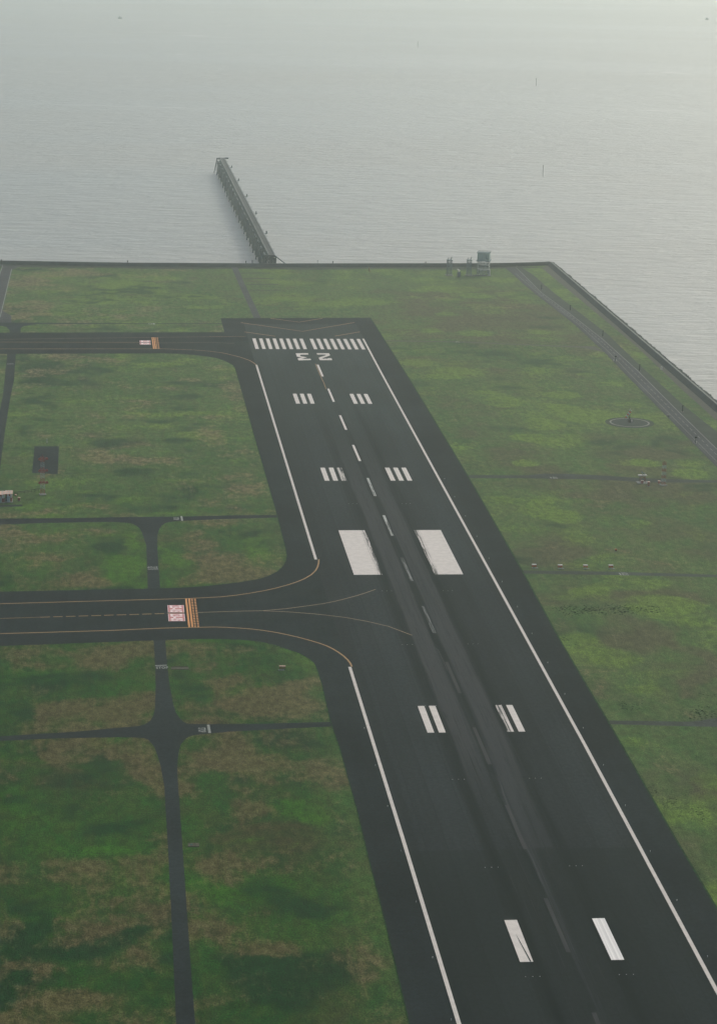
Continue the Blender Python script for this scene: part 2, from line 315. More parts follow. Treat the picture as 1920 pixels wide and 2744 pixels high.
# patches of the turf: (kind, amount, x0, y0, x1, y1) of their extent in the photograph, put onto the ground where they grow
PATCHES = [
 # bottom left field
 ('dark', .7, 20, 1680, 350, 1870), ('brown', .55, -10, 1655, 340, 1690), ('brown', .6, 60, 1895, 380, 1960), ('brown', .45, 60, 1960, 390, 2060), ('dark', .75, 170, 2045, 385, 2135),
 ('brown', .75, -20, 2120, 80, 2160), ('brown', .75, 90, 2120, 185, 2180), ('brown', .35, 230, 1700, 360, 1900), ('dark', .6, -20, 2150, 110, 2260), ('dark', .5, 200, 2150, 390, 2250), ('brown', .4, 30, 2235, 360, 2310), ('dark', .6, -20, 1980, 60, 2110), ('bright', .35, 130, 1740, 260, 1790),
 # bottom field right of the service road
 ('brown', 1.0, 430, 1675, 740, 1765), ('dark', .7, 560, 1640, 740, 1680), ('dark', .7, 470, 1740, 560, 1775), ('dark', .5, 405, 1650, 440, 1740), ('brown', .6, 450, 1770, 620, 1900), ('brown', .7, 720, 1690, 800, 1960), ('brown', .7, 780, 1980, 880, 2296), ('bright', .4, 620, 1800, 760, 1860),
 ('dark', .7, 420, 2090, 480, 2200), ('dark', .6, 580, 1930, 720, 2060), ('bright', .45, 600, 1985, 760, 2100), ('dark', .8, 480, 2150, 800, 2296), ('olive', .6, 410, 1850, 720, 1960), ('brown', .35, 480, 2060, 620, 2200), ('bright', .4, 410, 1760, 450, 1860), ('brown', .4, 730, 2110, 860, 2200),
 # field between the junction and the taxiway, right and left
 ('dark', .75, 380, 1480, 450, 1580), ('bright', .6, 520, 1455, 640, 1560), ('bright', .7, 620, 1430, 720, 1500), ('brown', .7, 540, 1520, 740, 1615), ('olive', .7, 400, 1560, 560, 1620), ('brown', .5, 640, 1480, 730, 1560), ('bright', .6, 380, 1436, 600, 1450), ('brown', .35, 440, 1460, 520, 1500),
 ('brown', .8, -10, 1462, 110, 1500), ('brown', .6, 150, 1445, 345, 1480), ('dark', .8, 60, 1490, 300, 1570), ('brown', .75, 250, 1520, 345, 1610), ('brown', .85, 60, 1590, 330, 1645), ('brown', .6, -10, 1600, 120, 1650), ('dark', .6, -10, 1560, 80, 1620), ('bright', .4, 290, 1480, 345, 1560),
 # fields above the taxiway
 ('brown', .8, 40, 1210, 220, 1260), ('brown', .7, 0, 1295, 330, 1325), ('dark', .8, 190, 1190, 290, 1250), ('dark', .8, -10, 1240, 60, 1300), ('bright', .8, 240, 1240, 335, 1310), ('brown', .5, 90, 1180, 240, 1215), ('bright', .5, 280, 1185, 330, 1240), ('dark', .6, 270, 1285, 310, 1310),
 ('brown', .6, 430, 1175, 520, 1200), ('brown', .6, 440, 1200, 560, 1260), ('dark', .6, 500, 1175, 620, 1215), ('bright', .5, 360, 1215, 430, 1290), ('brown', .6, 380, 1270, 600, 1310), ('bright', .7, 560, 1180, 650, 1260), ('olive', .5, 360, 1180, 440, 1220),
 # the large field left of the runway
 ('dark', .6, 60, 800, 300, 860), ('brown', .6, 150, 800, 330, 830), ('dark', .55, 40, 860, 220, 930), ('brown', .75, 470, 830, 570, 930), ('brown', .55, 300, 860, 480, 910), ('brown', .35, 150, 915, 330, 975), ('dark', .5, 330, 930, 460, 990), ('brown', .55, 380, 960, 560, 1010),
 ('brown', .6, 480, 1010, 610, 1100), ('brown', .5, 200, 1000, 380, 1040), ('dark', .65, 110, 1050, 420, 1130), ('dark', .6, 330, 1120, 600, 1155), ('bright', .5, 30, 1100, 160, 1140), ('bright', .35, 20, 960, 70, 1080), ('brown', .4, 120, 1130, 320, 1160), ('brown', .5, 380, 1040, 480, 1080), ('olive', .5, 140, 960, 330, 1060),
 # far strip by the sea
 ('brown', .9, 28, 703, 110, 717), ('brown', .5, 240, 706, 300, 716), ('bright', .5, 100, 620, 420, 690), ('bright', .5, 380, 640, 560, 700), ('brown', .35, 40, 605, 250, 618), ('dark', .4, 130, 660, 300, 690), ('bright', .5, 590, 620, 860, 700), ('bright', .5, 720, 605, 1120, 635), ('olive', .6, 830, 640, 1280, 760), ('dark', .3, 870, 760, 1100, 800),
 ('brown', .6, 1000, 664, 1022, 674), ('brown', .5, 1060, 680, 1190, 705), ('brown', .5, 1150, 640, 1330, 700), ('bright', .5, 1150, 600, 1260, 620), ('bright', .45, 1200, 640, 1330, 720),
 # right field, wear by the road and dull parts
 ('olive', .6, 1270, 960, 1560, 1060), ('olive', .5, 1050, 1000, 1280, 1060), ('dark', .5, 1390, 880, 1480, 920), ('dark', .65, 1470, 975, 1560, 1030), ('brown', .3, 1480, 960, 1600, 1030), ('brown', .45, 1330, 760, 1420, 860), ('dark', .35, 1060, 790, 1330, 850), ('bright', .35, 870, 860, 1000, 980),
 ('olive', .6, 1290, 1080, 1607, 1130), ('dark', .3, 1150, 1130, 1300, 1200), ('olive', .55, 1120, 1210, 1340, 1280), ('brown', .35, 1390, 1240, 1560, 1285), ('bright', .5, 1060, 1070, 1250, 1130), ('bright', .6, 1400, 1150, 1607, 1240), ('bright', .35, 1190, 1150, 1330, 1240),
 ('bright', .7, 1230, 1310, 1390, 1360), ('dark', .85, 1240, 1358, 1440, 1371), ('dark', .6, 1455, 1360, 1490, 1372), ('olive', .7, 1400, 1310, 1607, 1370), ('olive', .8, 1380, 1380, 1540, 1480), ('bright', .8, 1280, 1410, 1400, 1500), ('bright', .7, 1510, 1330, 1607, 1420), ('bright', .75, 1360, 1500, 1540, 1570),
 ('olive', .7, 1540, 1430, 1607, 1560), ('brown', .5, 1270, 1390, 1320, 1470), ('brown', .5, 1310, 1480, 1400, 1600), ('dark', .6, 1370, 1580, 1430, 1605), ('dark', .45, 1350, 1570, 1420, 1595), ('brown', .55, 1420, 1575, 1607, 1600), ('bright', .6, 1450, 1650, 1607, 1760), ('brown', .5, 1400, 1650, 1470, 1720), ('bright', .6, 1500, 1760, 1607, 1900), ('olive', .6, 1470, 1700, 1540, 1790), ('dark', .6, 1440, 1730, 1520, 1760),
]
# round paler mown spots on the right field: centre in the photograph and radius in metres
DISCS = [(1448, 1136, 12.5, .9), (1584, 1117, 15, .9), (1736, 1240, 8.5, 1.0), (1843, 1240, 9, .7), (1685, 1084, 9, .7), (1507, 1058, 10, .65), (1410, 1172, 9, .9), (1413, 1240, 7, .8), (1571, 1003, 6, .5), (1270, 893, 11, .75), (1155, 886, 6, .4), (1350, 1077, 12, .55), (1300, 1060, 12, .5),
         (1850, 1270, 9, .6), (1480, 1095, 13, .6), (1390, 1110, 12, .55), (1240, 1190, 11, .5), (1275, 792, 10, .6), (1205, 842, 8, .4), (1650, 1000, 7, .4), (1640, 1030, 7, .45), (1500, 1385, 10, .45), (1660, 1398, 12, .5), (1700, 1560, 13, .5), (1760, 1620, 14, .5), (1520, 960, 8, .4), (1640, 1500, 9, .4), (1120, 780, 7, .4), (1030, 760, 8, .35), (1180, 1010, 8, .4)]

def build_land():
    nx, ny = 300, 640
    xs = np.linspace(LX0, LX1, nx); tv = np.linspace(0, 1, ny)
    sh = np.array([shore_y(x) for x in xs])
    X = np.repeat(xs[None, :], ny, 0); Y = LY0+(sh[None, :]-LY0)*tv[:, None]
    v = np.stack([X.ravel(), Y.ravel(), np.zeros(X.size)], 1)
    i = np.arange(nx-1)[None, :]+nx*np.arange(ny-1)[:, None]; f = np.stack([i, i+1, i+1+nx, i+nx], -1).reshape(-1, 4)
    me = bpy.data.meshes.new('grass_field'); me.from_pydata(v.tolist(), [], f.tolist())
    x, y = X.ravel(), Y.ravel()
    wx = x+(fbm(x, y, 1/28, 3, 3)-.5)*34; wy = y+(fbm(x, y, 1/28, 3, 40)-.5)*40
    K = {k: np.zeros(x.size) for k in ('brown', 'dark', 'bright', 'olive')}
    left = sstep(-x, 20, 60)
    K['brown'] += left*(1.5*(fbm(x, y, 1/48, 4, 60)-.46)+2.4*(fbm(x*.8, y, 1/17, 4, 61)-.49)); K['dark'] += left*(1.2*(fbm(x, y, 1/34, 4, 70)-.47)+2.6*(fbm(x*.8, y, 1/14, 4, 72)-.50))+(1-left)*(1.2*(fbm(x, y, 1/45, 4, 71)-.5)+1.9*(fbm(x*.7, y, 1/16, 4, 73)-.52))
    K['bright'] += (1-left)*(1.6*(fbm(x, y, 1/50, 3, 80)-.45)+1.9*(fbm(x*.8, y, 1/18, 4, 82)-.5))+left*(1.0*(fbm(x, y, 1/40, 3, 81)-.48)+2.4*(fbm(x*.8, y, 1/13, 4, 83)-.5)); K['olive'] += .9*(fbm(x, y, 1/40, 3, 90)-.45)+1.6*(fbm(x*.8, y, 1/15, 4, 91)-.5)+(1-left)*.2
    s = 1.19477
    for kind, amt, x0, y0, x1, y1 in PATCHES:
        a, b = at(x0*s, (y0+y1)/2*s), at(x1*s, (y0+y1)/2*s); c, d = at((x0+x1)/2*s, y0*s), at((x0+x1)/2*s, y1*s)
        cx, cy = (a.x+b.x)/2, (c.y+d.y)/2; rx, ry = abs(b.x-a.x)/2*1.08, abs(c.y-d.y)/2*1.08
        wv = 1-sstep(np.hypot((wx-cx)/rx, (wy-cy)/ry), .55, 1.25); K[kind] += amt*wv*(.72 if kind in ('dark', 'brown') else 1)
        if kind == 'bright': K['brown'] -= .5*wv
        if kind == 'dark': K['brown'] -= .45*wv
    for px, py, r, amt in DISCS:
        g = at(px, py); dx = x+(fbm(x, y, 1/9, 2, 5)-.5)*4-g.x; dy = y+(fbm(x, y, 1/9, 2, 8)-.5)*4-g.y
        wv = 1-sstep(np.hypot(dx, dy)/r, .7, 1.12); K['bright'] += amt*wv; K['dark'] -= .5*wv; K['olive'] -= .5*wv
    K['lush'] = left*sstep(-y, 200, 560); K['brown'] += K['lush']*.12+left*.08
    for k, a in K.items():
        at_ = me.attributes.new(k, 'FLOAT', 'POINT'); at_.data.foreach_set('value', np.clip(a, -.5, 1.3).astype(np.float32))
    me.materials.append(MAT['grass']); me.update()
    o = bpy.data.objects.new('grass_field', me); C.objects.link(o); tag(o, kind='structure')
build_land()

# sea
b = MB(); b.face([(-8000, -7000, -5), (10000, -7000, -5), (10000, 11000, -5), (-8000, 11000, -5)])
tag(b.build('sea', sea_mat()), kind='structure')

# ---------------------------------------------------------------- paved areas
ZR, ZT, ZS, ZM, ZX = .02, .04, .055, .07, .085
T1T = P((59.7, 891), (601, 890)); T1B = P((41.8, 948.2), (438, 946.8))
T2T = P((0, 1585.9), (424, 1577)); T2B = P((0, 1731.4), (443, 1715.5))
pave = P((991.8, 851.2), (1030.4, 912.4), (1100, 1021.6), (1251, 1272.5), (1398, 1529.4), (1501, 1719), (1632, 1940.4), (1794, 2223), (1920, 2436.5))
pave += [(40.1, -1000), (-40.1, -1000)]
pave += P((1096, 2744), (1028.6, 2461), (986, 2298), (957.7, 2177), (908, 2000), (884.8, 1934), (862, 1833.8), (850.8, 1798), (846, 1785), (839.5, 1775.6), (828, 1766), (813.6, 1757.8), (800.7, 1751), (771.6, 1741), (736, 1728.6), (703, 1721.5), (671, 1717), (640, 1714.6), (606.5, 1713.4), (560, 1712.6), (509.4, 1713.4), (443, 1715.5))
pave += [ext(T2B[0], T2B[1], -420), ext(T2T[0], T2T[1], -420)]
pave += P((424, 1577), (485, 1575.5), (541.8, 1572), (590, 1567.2), (638.9, 1561.3), (690.7, 1552.6), (718, 1544.5), (742, 1532.5), (757, 1519), (766, 1504), (768.3, 1488), (764.7, 1469.6), (737, 1362), (684.3, 1179.9), (647.4, 1048.5), (632, 994.7), (629.3, 986), (623.8, 978.6), (613.4, 972.7), (603.7, 967.5), (580, 959.5), (560, 956), (517.8, 950.8), (478, 948), (438, 946.8))
pave += [ext(T1B[0], T1B[1], -420), ext(T1T[0], T1T[1], -420)]
pave += P((601, 890), (591, 852.6))
b = MB(); b.poly(pave, ZT); tag(b.build('shoulder_pavement', MAT['shoulder']), kind='structure')
# runway proper
RL = [(-31.0, 38), (-31.4, -60), (-31.2, -170), (-31.1, -250), (-30.8, -440), (-30.3, -560), (-30.0, -700), (-30.0, -1000)]
RR = [(31.2, 38), (31.15, -10), (30.8, -100), (30.6, -300), (30.5, -634), (29.8, -789), (29.7, -1000)]
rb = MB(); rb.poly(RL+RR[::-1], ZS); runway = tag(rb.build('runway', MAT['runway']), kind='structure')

# taxiways between their edge lines
t1_top = P((438, 903.8), (560, 902.3), (640, 901.4), (657.5, 902.2)); t1_top = [ext(t1_top[0], t1_top[1], -420)]+t1_top
t1_bot = P((438, 934.6), (517.8, 937.6), (560, 941), (593.6, 945), (627, 952.7), (645, 957.6), (657.5, 961.8), (669, 966.3), (677.6, 971.2), (684, 976), (687.6, 980)); _a = P((40, 934.8), (438, 934.6)); t1_bot = [ext(_a[0], _a[1], -420)]+t1_bot
b = MB(); b.poly(t1_top+[(-28, 15), (-28, -75)]+t1_bot[::-1], ZS-.007); txa = tag(b.build('taxiway', MAT['taxi']), kind='structure')
t2_top = P((0, 1618.4), (300, 1610), (496.6, 1604.6), (545, 1602.4), (590, 1600), (632, 1595.6), (671, 1589.8), (706, 1583.6), (736, 1577.2), (768, 1568.6), (795, 1559.8), (815, 1551.4), (833, 1541), (845, 1529.5), (850.5, 1519.5), (853.3, 1509), (853.8, 1499.6)); t2_top = [ext(t2_top[0], t2_top[2], -420)]+t2_top
t2_bot = P((0, 1698.7), (300, 1690), (430, 1684), (509.4, 1682), (574, 1680.9), (606, 1681.8), (639, 1683.6), (671, 1686), (703.6, 1689.8), (736, 1694.8), (768, 1701.2), (801, 1708.8), (833, 1717.5), (855, 1724.2), (874.4, 1731.2), (891, 1739.2), (905.8, 1748.2), (920, 1758.4), (931.6, 1769.4), (938, 1777.6), (942.3, 1787)); t2_bot = [ext(t2_bot[0], t2_bot[2], -420)]+t2_bot
b = MB(); b.poly(t2_top+[(-28, -440), (-28, -562)]+t2_bot[::-1], ZS-.007); txb = tag(b.build('taxiway', MAT['taxi']), kind='structure')

# service roads
def road(name, mat, *polys, z=ZR):
    b = MB()
    for p in polys: b.poly(p, z)
    return tag(b.build(name, mat), kind='structure')
_tl = P((6, 1389.6), (217.8, 1388)); _bl = P((0, 1405.8), (124.5, 1401.4))
cross_a = [ext(_tl[0], _tl[1], -420)]+P((0, 1389.8), (217.8, 1388), (357.8, 1385), (500, 1384), (620, 1381), (745, 1380), (748, 1387), (600, 1391), (485, 1396), (460, 1398), (444, 1401.5), (434, 1408), (427, 1417), (422, 1432), (420.8, 1457), (423.8, 1509), (429, 1576), (429, 1582), (395.8, 1583), (395.8, 1579.5), (392, 1462), (385.8, 1444), (381, 1429), (375, 1418), (366, 1409), (354, 1403.5), (342, 1401), (315, 1399.5), (280, 1399), (124.5, 1401.4), (0, 1405.8))+[ext(_bl[0], _bl[1], -420)]
_tl = P((0, 1973.6), (209, 1960.7)); _bl = P((0, 1985.8), (156.8, 1978.8))
cross_b = [ext(_tl[0], _tl[1], -420)]+P((0, 1973.6), (209, 1960.7), (331, 1949.5), (368, 1946.5), (386.8, 1942), (396, 1937), (405, 1929), (411, 1917), (414.7, 1900), (417, 1839), (415.8, 1783.6), (411, 1712), (442.4, 1711), (447.8, 1783.6), (452, 1820), (456.5, 1849.9), (463, 1884), (470.5, 1909), (480, 1923), (491.4, 1935), (500, 1939), (512, 1940.5), (560, 1941), (703.6, 1940), (890, 1934.5), (899, 1946.5), (703.6, 1956), (606.5, 1961.7), (519, 1970.5), (505, 1975), (493, 1983.7), (485, 1994), (480, 2008), (476.4, 2031), (474.5, 2060), (476.5, 2100), (482.4, 2177), (494.5, 2354.7), (510.8, 2588.8), (522.8, 2744))
_e = at(540, 2990); _f = at(481, 2990)
cross_b += [(_e.x, _e.y), (_f.x, _f.y)]+P((471.8, 2744), (461, 2496.6), (450.5, 2283.8), (440, 2106), (436, 2085), (430.4, 2054), (422, 2025), (414, 2004), (404, 1989.5), (396, 1982), (383.4, 1977.8), (350, 1976.3), (313.6, 1976), (156.8, 1978.8), (0, 1985.8))+[ext(_bl[0], _bl[1], -420)]
road('service_road', MAT['road'], cross_a); road('service_road', MAT['road'], cross_b)
road('service_road', MAT['road'], P((20, 944), (42.5, 944), (37.8, 1018.5), (28.7, 1060), (14, 1150), (0, 1256), (-13, 1360), (-14, 1398), (-46, 1400), (-40, 1340), (-26, 1240), (-10, 1150), (8, 1060), (16, 980)))
_tl = P((1688.5, 1279), (1920, 1287.4)); _bl = P((1688.5, 1291.6), (1920, 1293.4))
road('service_road', MAT['rroad'], P((1240, 1273), (1409, 1273.9), (1435, 1271.5), (1460, 1269.2), (1520, 1270), (1600, 1273.6), (1688.5, 1279.4), (1765, 1283.2), (1920, 1287.4))+[(168, _tl[1][1]-2), (168, _bl[1][1]-2)]+P((1920, 1293.4), (1730, 1292.8), (1710, 1291.4), (1688.5, 1289.6), (1600, 1285), (1511, 1283.6), (1409, 1281.5), (1246, 1281)))
road('service_road', MAT['rroad'], P((1390, 1528.5), (1648.8, 1532.7), (1920, 1540.5), (2150, 1547), (2150, 1553), (1920, 1546.8), (1648.8, 1541), (1394, 1537)))
road('service_road', MAT['rroad'], P((1625, 1931), (1720, 1932.6), (1830, 1934.4), (1852, 1934), (1875, 1931.5), (1920, 1924), (2050, 1900), (2050, 1956), (1920, 1948.4), (1630, 1941.2)))
road('service_road', MAT['gravel'], P((1028, 911.6), (1250, 915.5), (1400, 922.4), (1500, 926), (1594, 928.4), (1622, 944), (1560, 931.6), (1500, 928.8), (1400, 924.4), (1250, 917.6), (1030, 913.8)))
road('service_path', MAT['proad'], P((619, 715), (636, 715), (655, 760), (699.3, 853), (680.6, 853), (650, 785)))
road('service_road', MAT['road'], P((-30, 864), (30, 863.5), (100, 864.6), (400, 866.2), (594, 866), (597, 867.4), (400, 867.9), (100, 868), (63, 873.5), (55.7, 879), (55, 892), (26.5, 892), (25, 883), (16.7, 876), (0, 873), (-30, 872)))
# dark bare strips beside the seaward path, where a row of approach lights stands
rows = []
for y0, x0, x1 in ((731.4, 645, 724), (746.6, 653, 733), (762, 661, 746), (777, 669, 752)):
    rows.append(P((x0, y0-.8), (x1, y0-.8), (x1, y0+.9), (x0, y0+.9)))
road('gravel_strip', MAT['verge'], *rows, z=.012)
# equipment pad of bare asphalt in the left field
road('gravel_pad', MAT['road'], P((92.5, 1196), (158, 1196), (154.5, 1271), (86, 1267.5)))
road('gravel_pad', MAT['road'], P((-40, 1353.5), (60, 1352), (61, 1357), (-40, 1360)))

# perimeter road on the seaward side
proad_l = P((1352, 716), (1372, 731), (1400, 757), (1440, 791), (1481, 822), (1539, 867.7), (1620, 942), (1684.8, 1010), (1788, 1115), (1866, 1194.5), (1920, 1249))
proad_r = P((1383, 716), (1400, 731.8), (1451.8, 783.6), (1526, 838.6), (1613.6, 906.5), (1707.4, 990.7), (1827, 1110.4), (1920, 1201))
proad_l.append((146.5, -1000)); proad_r.append((160.3, -1000))
proad_l[-1] = (proad_l[-2][0], -1000); proad_r[-1] = (proad_r[-2][0], -1000)
ver = P((1391, 712), (1430, 738), (1484, 784.8), (1626.5, 894.8), (1710.7, 975.7), (1830, 1085.7), (1920, 1157)); ver.append((ver[-1][0], -1000))
road('verge', MAT['verge'], [(p[0]-.5, p[1]) for p in proad_r]+ver[::-1], z=.012)
pr = MB(); pr.poly(proad_l+proad_r[::-1], ZR); pr = tag(pr.build('perimeter_road', MAT['proad']), kind='structure')
b = MB(); b.ribbon([(p[0]-.5, p[1]) for p in proad_r], .22, ZR+.02); b.build('road_edge_line', MAT['roadwhite'], pr)
b = MB(); b.ribbon([(p[0]+1.9, p[1]) for p in proad_l[1:]], .14, ZR+.02); b.build('road_edge_line', MAT['roadwhite'], pr)
b = MB(); cl = [((a+c)/2+.8, y) for y in np.arange(200, -420, -8.0) for a, c in [(np.interp(-y, [-p[1] for p in proad_l], [p[0] for p in proad_l]), np.interp(-y, [-p[1] for p in proad_r], [p[0] for p in proad_r]))]]
for x, y in cl: b.ribbon([(x, y), (x, y-4.5)], .2, ZR+.02)
b.build('road_centre_line', MAT['roadwhite'], pr)
b = MB(); b.ribbon([(p[0]-.3, p[1]) for p in proad_l], .8, .14)
drain = tag(b.build('drain_channel', MAT['post']), kind='structure')
# left perimeter road
pl_r = P((31.4, 720.4), (18, 776), (6, 826), (0, 850)); pl_l = P((7, 711.4), (0, 733), (-10, 770), (-36, 855))
plr = road('perimeter_road', MAT['proad'], P((6, 712), (60, 712), (33, 722), (18, 778), (7, 832), (30.7, 847), (30, 864), (-30, 865), (-36, 855), (-10, 770)))
b = MB(); b.ribbon(pl_r[:3]+pl_r[3:], .35, ZR+.02); b.build('road_edge_line', MAT['roadwhite'], plr)
b = MB(); b.ribbon(pl_l, .35, ZR+.02); b.build('road_edge_line', MAT['roadwhite'], plr)
# gravel walk inside the sea wall
gv = P((1477, 716), (1700, 924), (1819, 1036.9), (1900, 1110)); gv = [(172.5, 250)]+gv[1:]+[(172.3, -1000)]
road('gravel_walk', MAT['gravel'], gv+[(178.3, -1000), (178.3, 261)], z=.012)
road('gravel_walk', MAT['verge'], [(x, shore_y(x)) for x in range(-420, 179, 20)]+[(x, shore_y(x)-9-2*math.sin(x*.07)) for x in range(178, -421, -20)], z=.010)

# ---------------------------------------------------------------- markings
def drift(y): return float(np.interp(-y, [0, 100, 200, 300, 500, 600, 660, 780, 1000], [.1, .2, .5, .8, 1.0, .8, .6, .2, 0]))
def quad(name, x0, x1, y0, y1, mat, parent=runway, z=ZM):
    b = MB(); n = max(1, int(abs(y1-y0)/10))
    b.poly([(x0, y0), (x1, y0), (x1, y1), (x0, y1)], z); return b.build(name, mat, parent)
for sgn in (-1, 1):
    for i in range(8):
        a = 1.8+i*3.6 if False else None
for i in range(8):
    for sgn in (-1, 1):
        a = sgn*(1.85+3.6*i); c = sgn*(1.85+3.6*i+1.8); quad('threshold_stripe', min(a, c)-.05, max(a, c)-.05, -6, -36, MAT['white'])
k = 110/1607
N3 = [(100, 100), (580, 92), (600, 147), (268, 155), (290, 215), (545, 255), (325, 320), (680, 312), (700, 362), (212, 376), (178, 295), (350, 265), (150, 228)]
N2 = [(920, 95), (1400, 95), (1445, 180), (1150, 285), (1160, 310), (1355, 308), (1370, 290), (1500, 292), (1525, 365), (1045, 365), (1000, 270), (1290, 170), (1270, 148), (945, 148)]
for N in (N3, N2):
    b = MB(); b.poly(Z(785, 940, k, N), ZM); b.build('runway_numeral', MAT['white'], runway)
cms = ['white', 'white', 'white', 'white', 'worn', 'worn', 'faded', 'faded', 'ghost', 'ghost', 'ghost', 'ghost', 'ghost']
for i in range(13):
    y = -78-60*i; x = drift(y-15); quad('centreline_stripe', x-.5, x+.5, y, y-30, MAT[cms[i]])
for a in (-17.7, -14.3, -10.85): quad('touchdown_bar', a, a+1.85, -150, -172.5, MAT['white'])
for a in (9.45, 12.85, 16.25): quad('touchdown_bar', a, a+1.85, -150, -172.5, MAT['white'])
for a in (-17.1, -13.6, -10.15): quad('touchdown_bar', a, a+1.95, -300, -322.5, MAT['scuffed' if a > -11 else 'white'])
for a in (9.9, 13.35, 16.8): quad('touchdown_bar', a, a+1.95, -300, -322.5, MAT['white'])
for a, c in ((-18.6, -8.6), (10.0, 20.1)): quad('aiming_point_block', a, c, -400, -460, MAT['scuffed'])
for a in (-13.3, -10.0): quad('touchdown_bar', a, a+1.95, -599, -622, MAT['white'])
for a in (9.8, 13.05): quad('touchdown_bar', a, a+1.9, -599, -622, MAT['scuffed' if a < 11 else 'white'])
quad('touchdown_bar', -11.6, -8.6, -750, -772.5, MAT['white'])
t = NT('tyre_marked_white_paint'); c = gain(t, (.74, .73, .67), t.noise((2.6, .015, 1), 5, .7), .72, 1.04); c = gain(t, c, t.noise((3, 3, 1), 3), .94, 1.04); TM = t.out(c, .7, .3)
quad('touchdown_bar', 9.2, 12.2, -750, -772.5, TM)
b = MB(); b.poly([(-9.0, -772.4), (-9.35, -772.4), (-10.0, -762), (-10.15, -757.5), (-9.85, -761)], ZX); b.build('tyre_mark', MAT['road'], runway)
def edge(pts, side, lo, hi, mat='linewhite'):
    q = [p for p in pts if lo > p[1] > hi]; 
    xi = lambda y: float(np.interp(-y, [-p[1] for p in pts], [p[0] for p in pts]))
    q = [(xi(lo), lo)]+q+[(xi(hi), hi)]
    b = MB(); b.ribbon([(x-side*.45, y) for x, y in q], .95, ZM); b.build('edge_line', MAT[mat], runway)
edge(RL, -1, -79, -440); edge(RL, -1, -562, -995); edge(RR, 1, -5, -995)
def lines(name, mat, parent, wd, *pl, z=ZM):
    b = MB()
    for p in pl: b.ribbon(p, wd, z)
    return b.build(name, MAT[mat], parent)
for p in (P((724, 853), (800.8, 863), (863.5, 853)), P((644.7, 864.4), (810, 887.8), (949.3, 864)), P((654.7, 889.2), (737.4, 901)), P((897.3, 900.5), (964, 889))):
    lines('chevron', 'yellow', runway, .75, p)
lines('taxi_edge_line', 'faint', txa, .35, t1_top[:3]); lines('taxi_edge_line', 'yellow', txa, .45, t1_top[2:]); lines('taxi_edge_line', 'yellow', txa, .5, t1_bot)
_c = P((-60, 916.4), (374, 917.4)); lines('taxi_centre_line', 'yellow', txa, .45, [_c[0], _c[1]])
lines('taxi_centre_line', 'faint', txa, .3, P((423, 918.9), (560, 917.4), (627, 920)))
lines('lead_on_line', 'yellow', runway, .3, P((844.6, 975), (855, 1000), (867.5, 1026.7), (873, 1042)), z=ZX)
lines('taxi_edge_line', 'yellow', txb, .5, t2_top); lines('taxi_edge_line', 'yellow', txb, .55, t2_bot)
_c = P((0, 1658), (108, 1654.6)); lines('taxi_centre_line', 'yellow', txb, .28, [ext(_c[0], _c[1], -300), _c[1]])
b = MB(); cpts = P((108, 1654.6), (448, 1644.5)); A, B_ = Vector(cpts[0]), Vector(cpts[1])
for i in range(10):
    b.ribbon([A+(B_-A)*(i/10), A+(B_-A)*(i/10+.075)], .5, ZM)
b.build('taxi_centre_dashes', MAT['yellow'], txb)
lines('taxi_centre_line', 'yellow', txb, .55, P((448, 1644.5), (493.5, 1643.1)), z=ZX+.01)
lines('taxi_centre_line', 'faint', txb, .4, P((527, 1642), (590, 1640), (655, 1638), (703.6, 1637.2), (768, 1631.5), (833, 1622.8), (870, 1617.5)))
lines('lead_off_line', 'faint', runway, .4, P((862, 1618.6), (897, 1611.9), (925, 1605), (954.5, 1597), (980, 1589), (1006, 1579.8)))
lines('taxi_centre_line', 'faint', txb, .4, P((703.6, 1637.4), (768, 1640), (840, 1645.4), (884, 1650.2)))
lines('lead_off_line', 'faint', runway, .4, P((880, 1649.8), (925.9, 1655.4), (983, 1665.7), (1040, 1679), (1103.4, 1702.9)))
lines('lead_off_line', 'ghost', runway, .25, P((1160.6, 1735), (1172, 1741), (1180.6, 1757.9), (1197.8, 1798)), z=ZX)
# holding positions
def hold(parent, px0, px1, ytop, ybot, n, gap):
    a = P((px0, ytop), (px1, ybot)); A, B_ = Vector(a[0]), Vector(a[1])
    for i in range(2): 
        lines('holding_line', 'orange', parent, .62 if n else .6, [(A.x+i*gap, A.y), (B_.x+i*gap, B_.y)])
    for i in (2, 3):
        b = MB(); nn = n or 17
        for j in range(nn):
            b.ribbon([(A+(B_-A)*((j+.22)/nn))+Vector((i*gap-.1, 0)), (A+(B_-A)*((j+.78)/nn))+Vector((i*gap-.1, 0))], .6, ZM)
        b.build('holding_dashes', MAT['orange'], parent)
hold(txb, 498.2, 507, 1604.6, 1682.5, 18, 1.02)
hold(txa, 407.4, 411.6, 904.2, 934.6, 16, .95)
def text_mesh(name, s, size_x, size_y, org, ux, uy, mat, parent, z, bold=.012):
    """flat lettering: org is the lower left corner, ux the reading direction, uy the way the letters' tops point"""
    cu = bpy.data.curves.new(name, 'FONT'); cu.body = s; cu.size = 1; cu.offset = bold; cu.space_character = 1.15; cu.resolution_u = 3
    to = bpy.data.objects.new(name, cu); C.objects.link(to); dg = bpy.context.evaluated_depsgraph_get(); dg.update()
    me = bpy.data.meshes.new_from_object(to.evaluated_get(dg)); bpy.data.objects.remove(to)
    co = np.array([v.co[:] for v in me.vertices]); lo, hi = co.min(0), co.max(0)
    for v in me.vertices:
        a = (v.co.x-lo[0])/(hi[0]-lo[0])*size_x; c = (v.co.y-lo[1])/(hi[1]-lo[1])*size_y
        v.co = (org[0]+ux[0]*a+uy[0]*c, org[1]+ux[1]*a+uy[1]*c, z)
    me.materials.clear(); me.materials.append(MAT[mat])
    o = bpy.data.objects.new(name, me); C.objects.link(o); o.parent = parent; return o
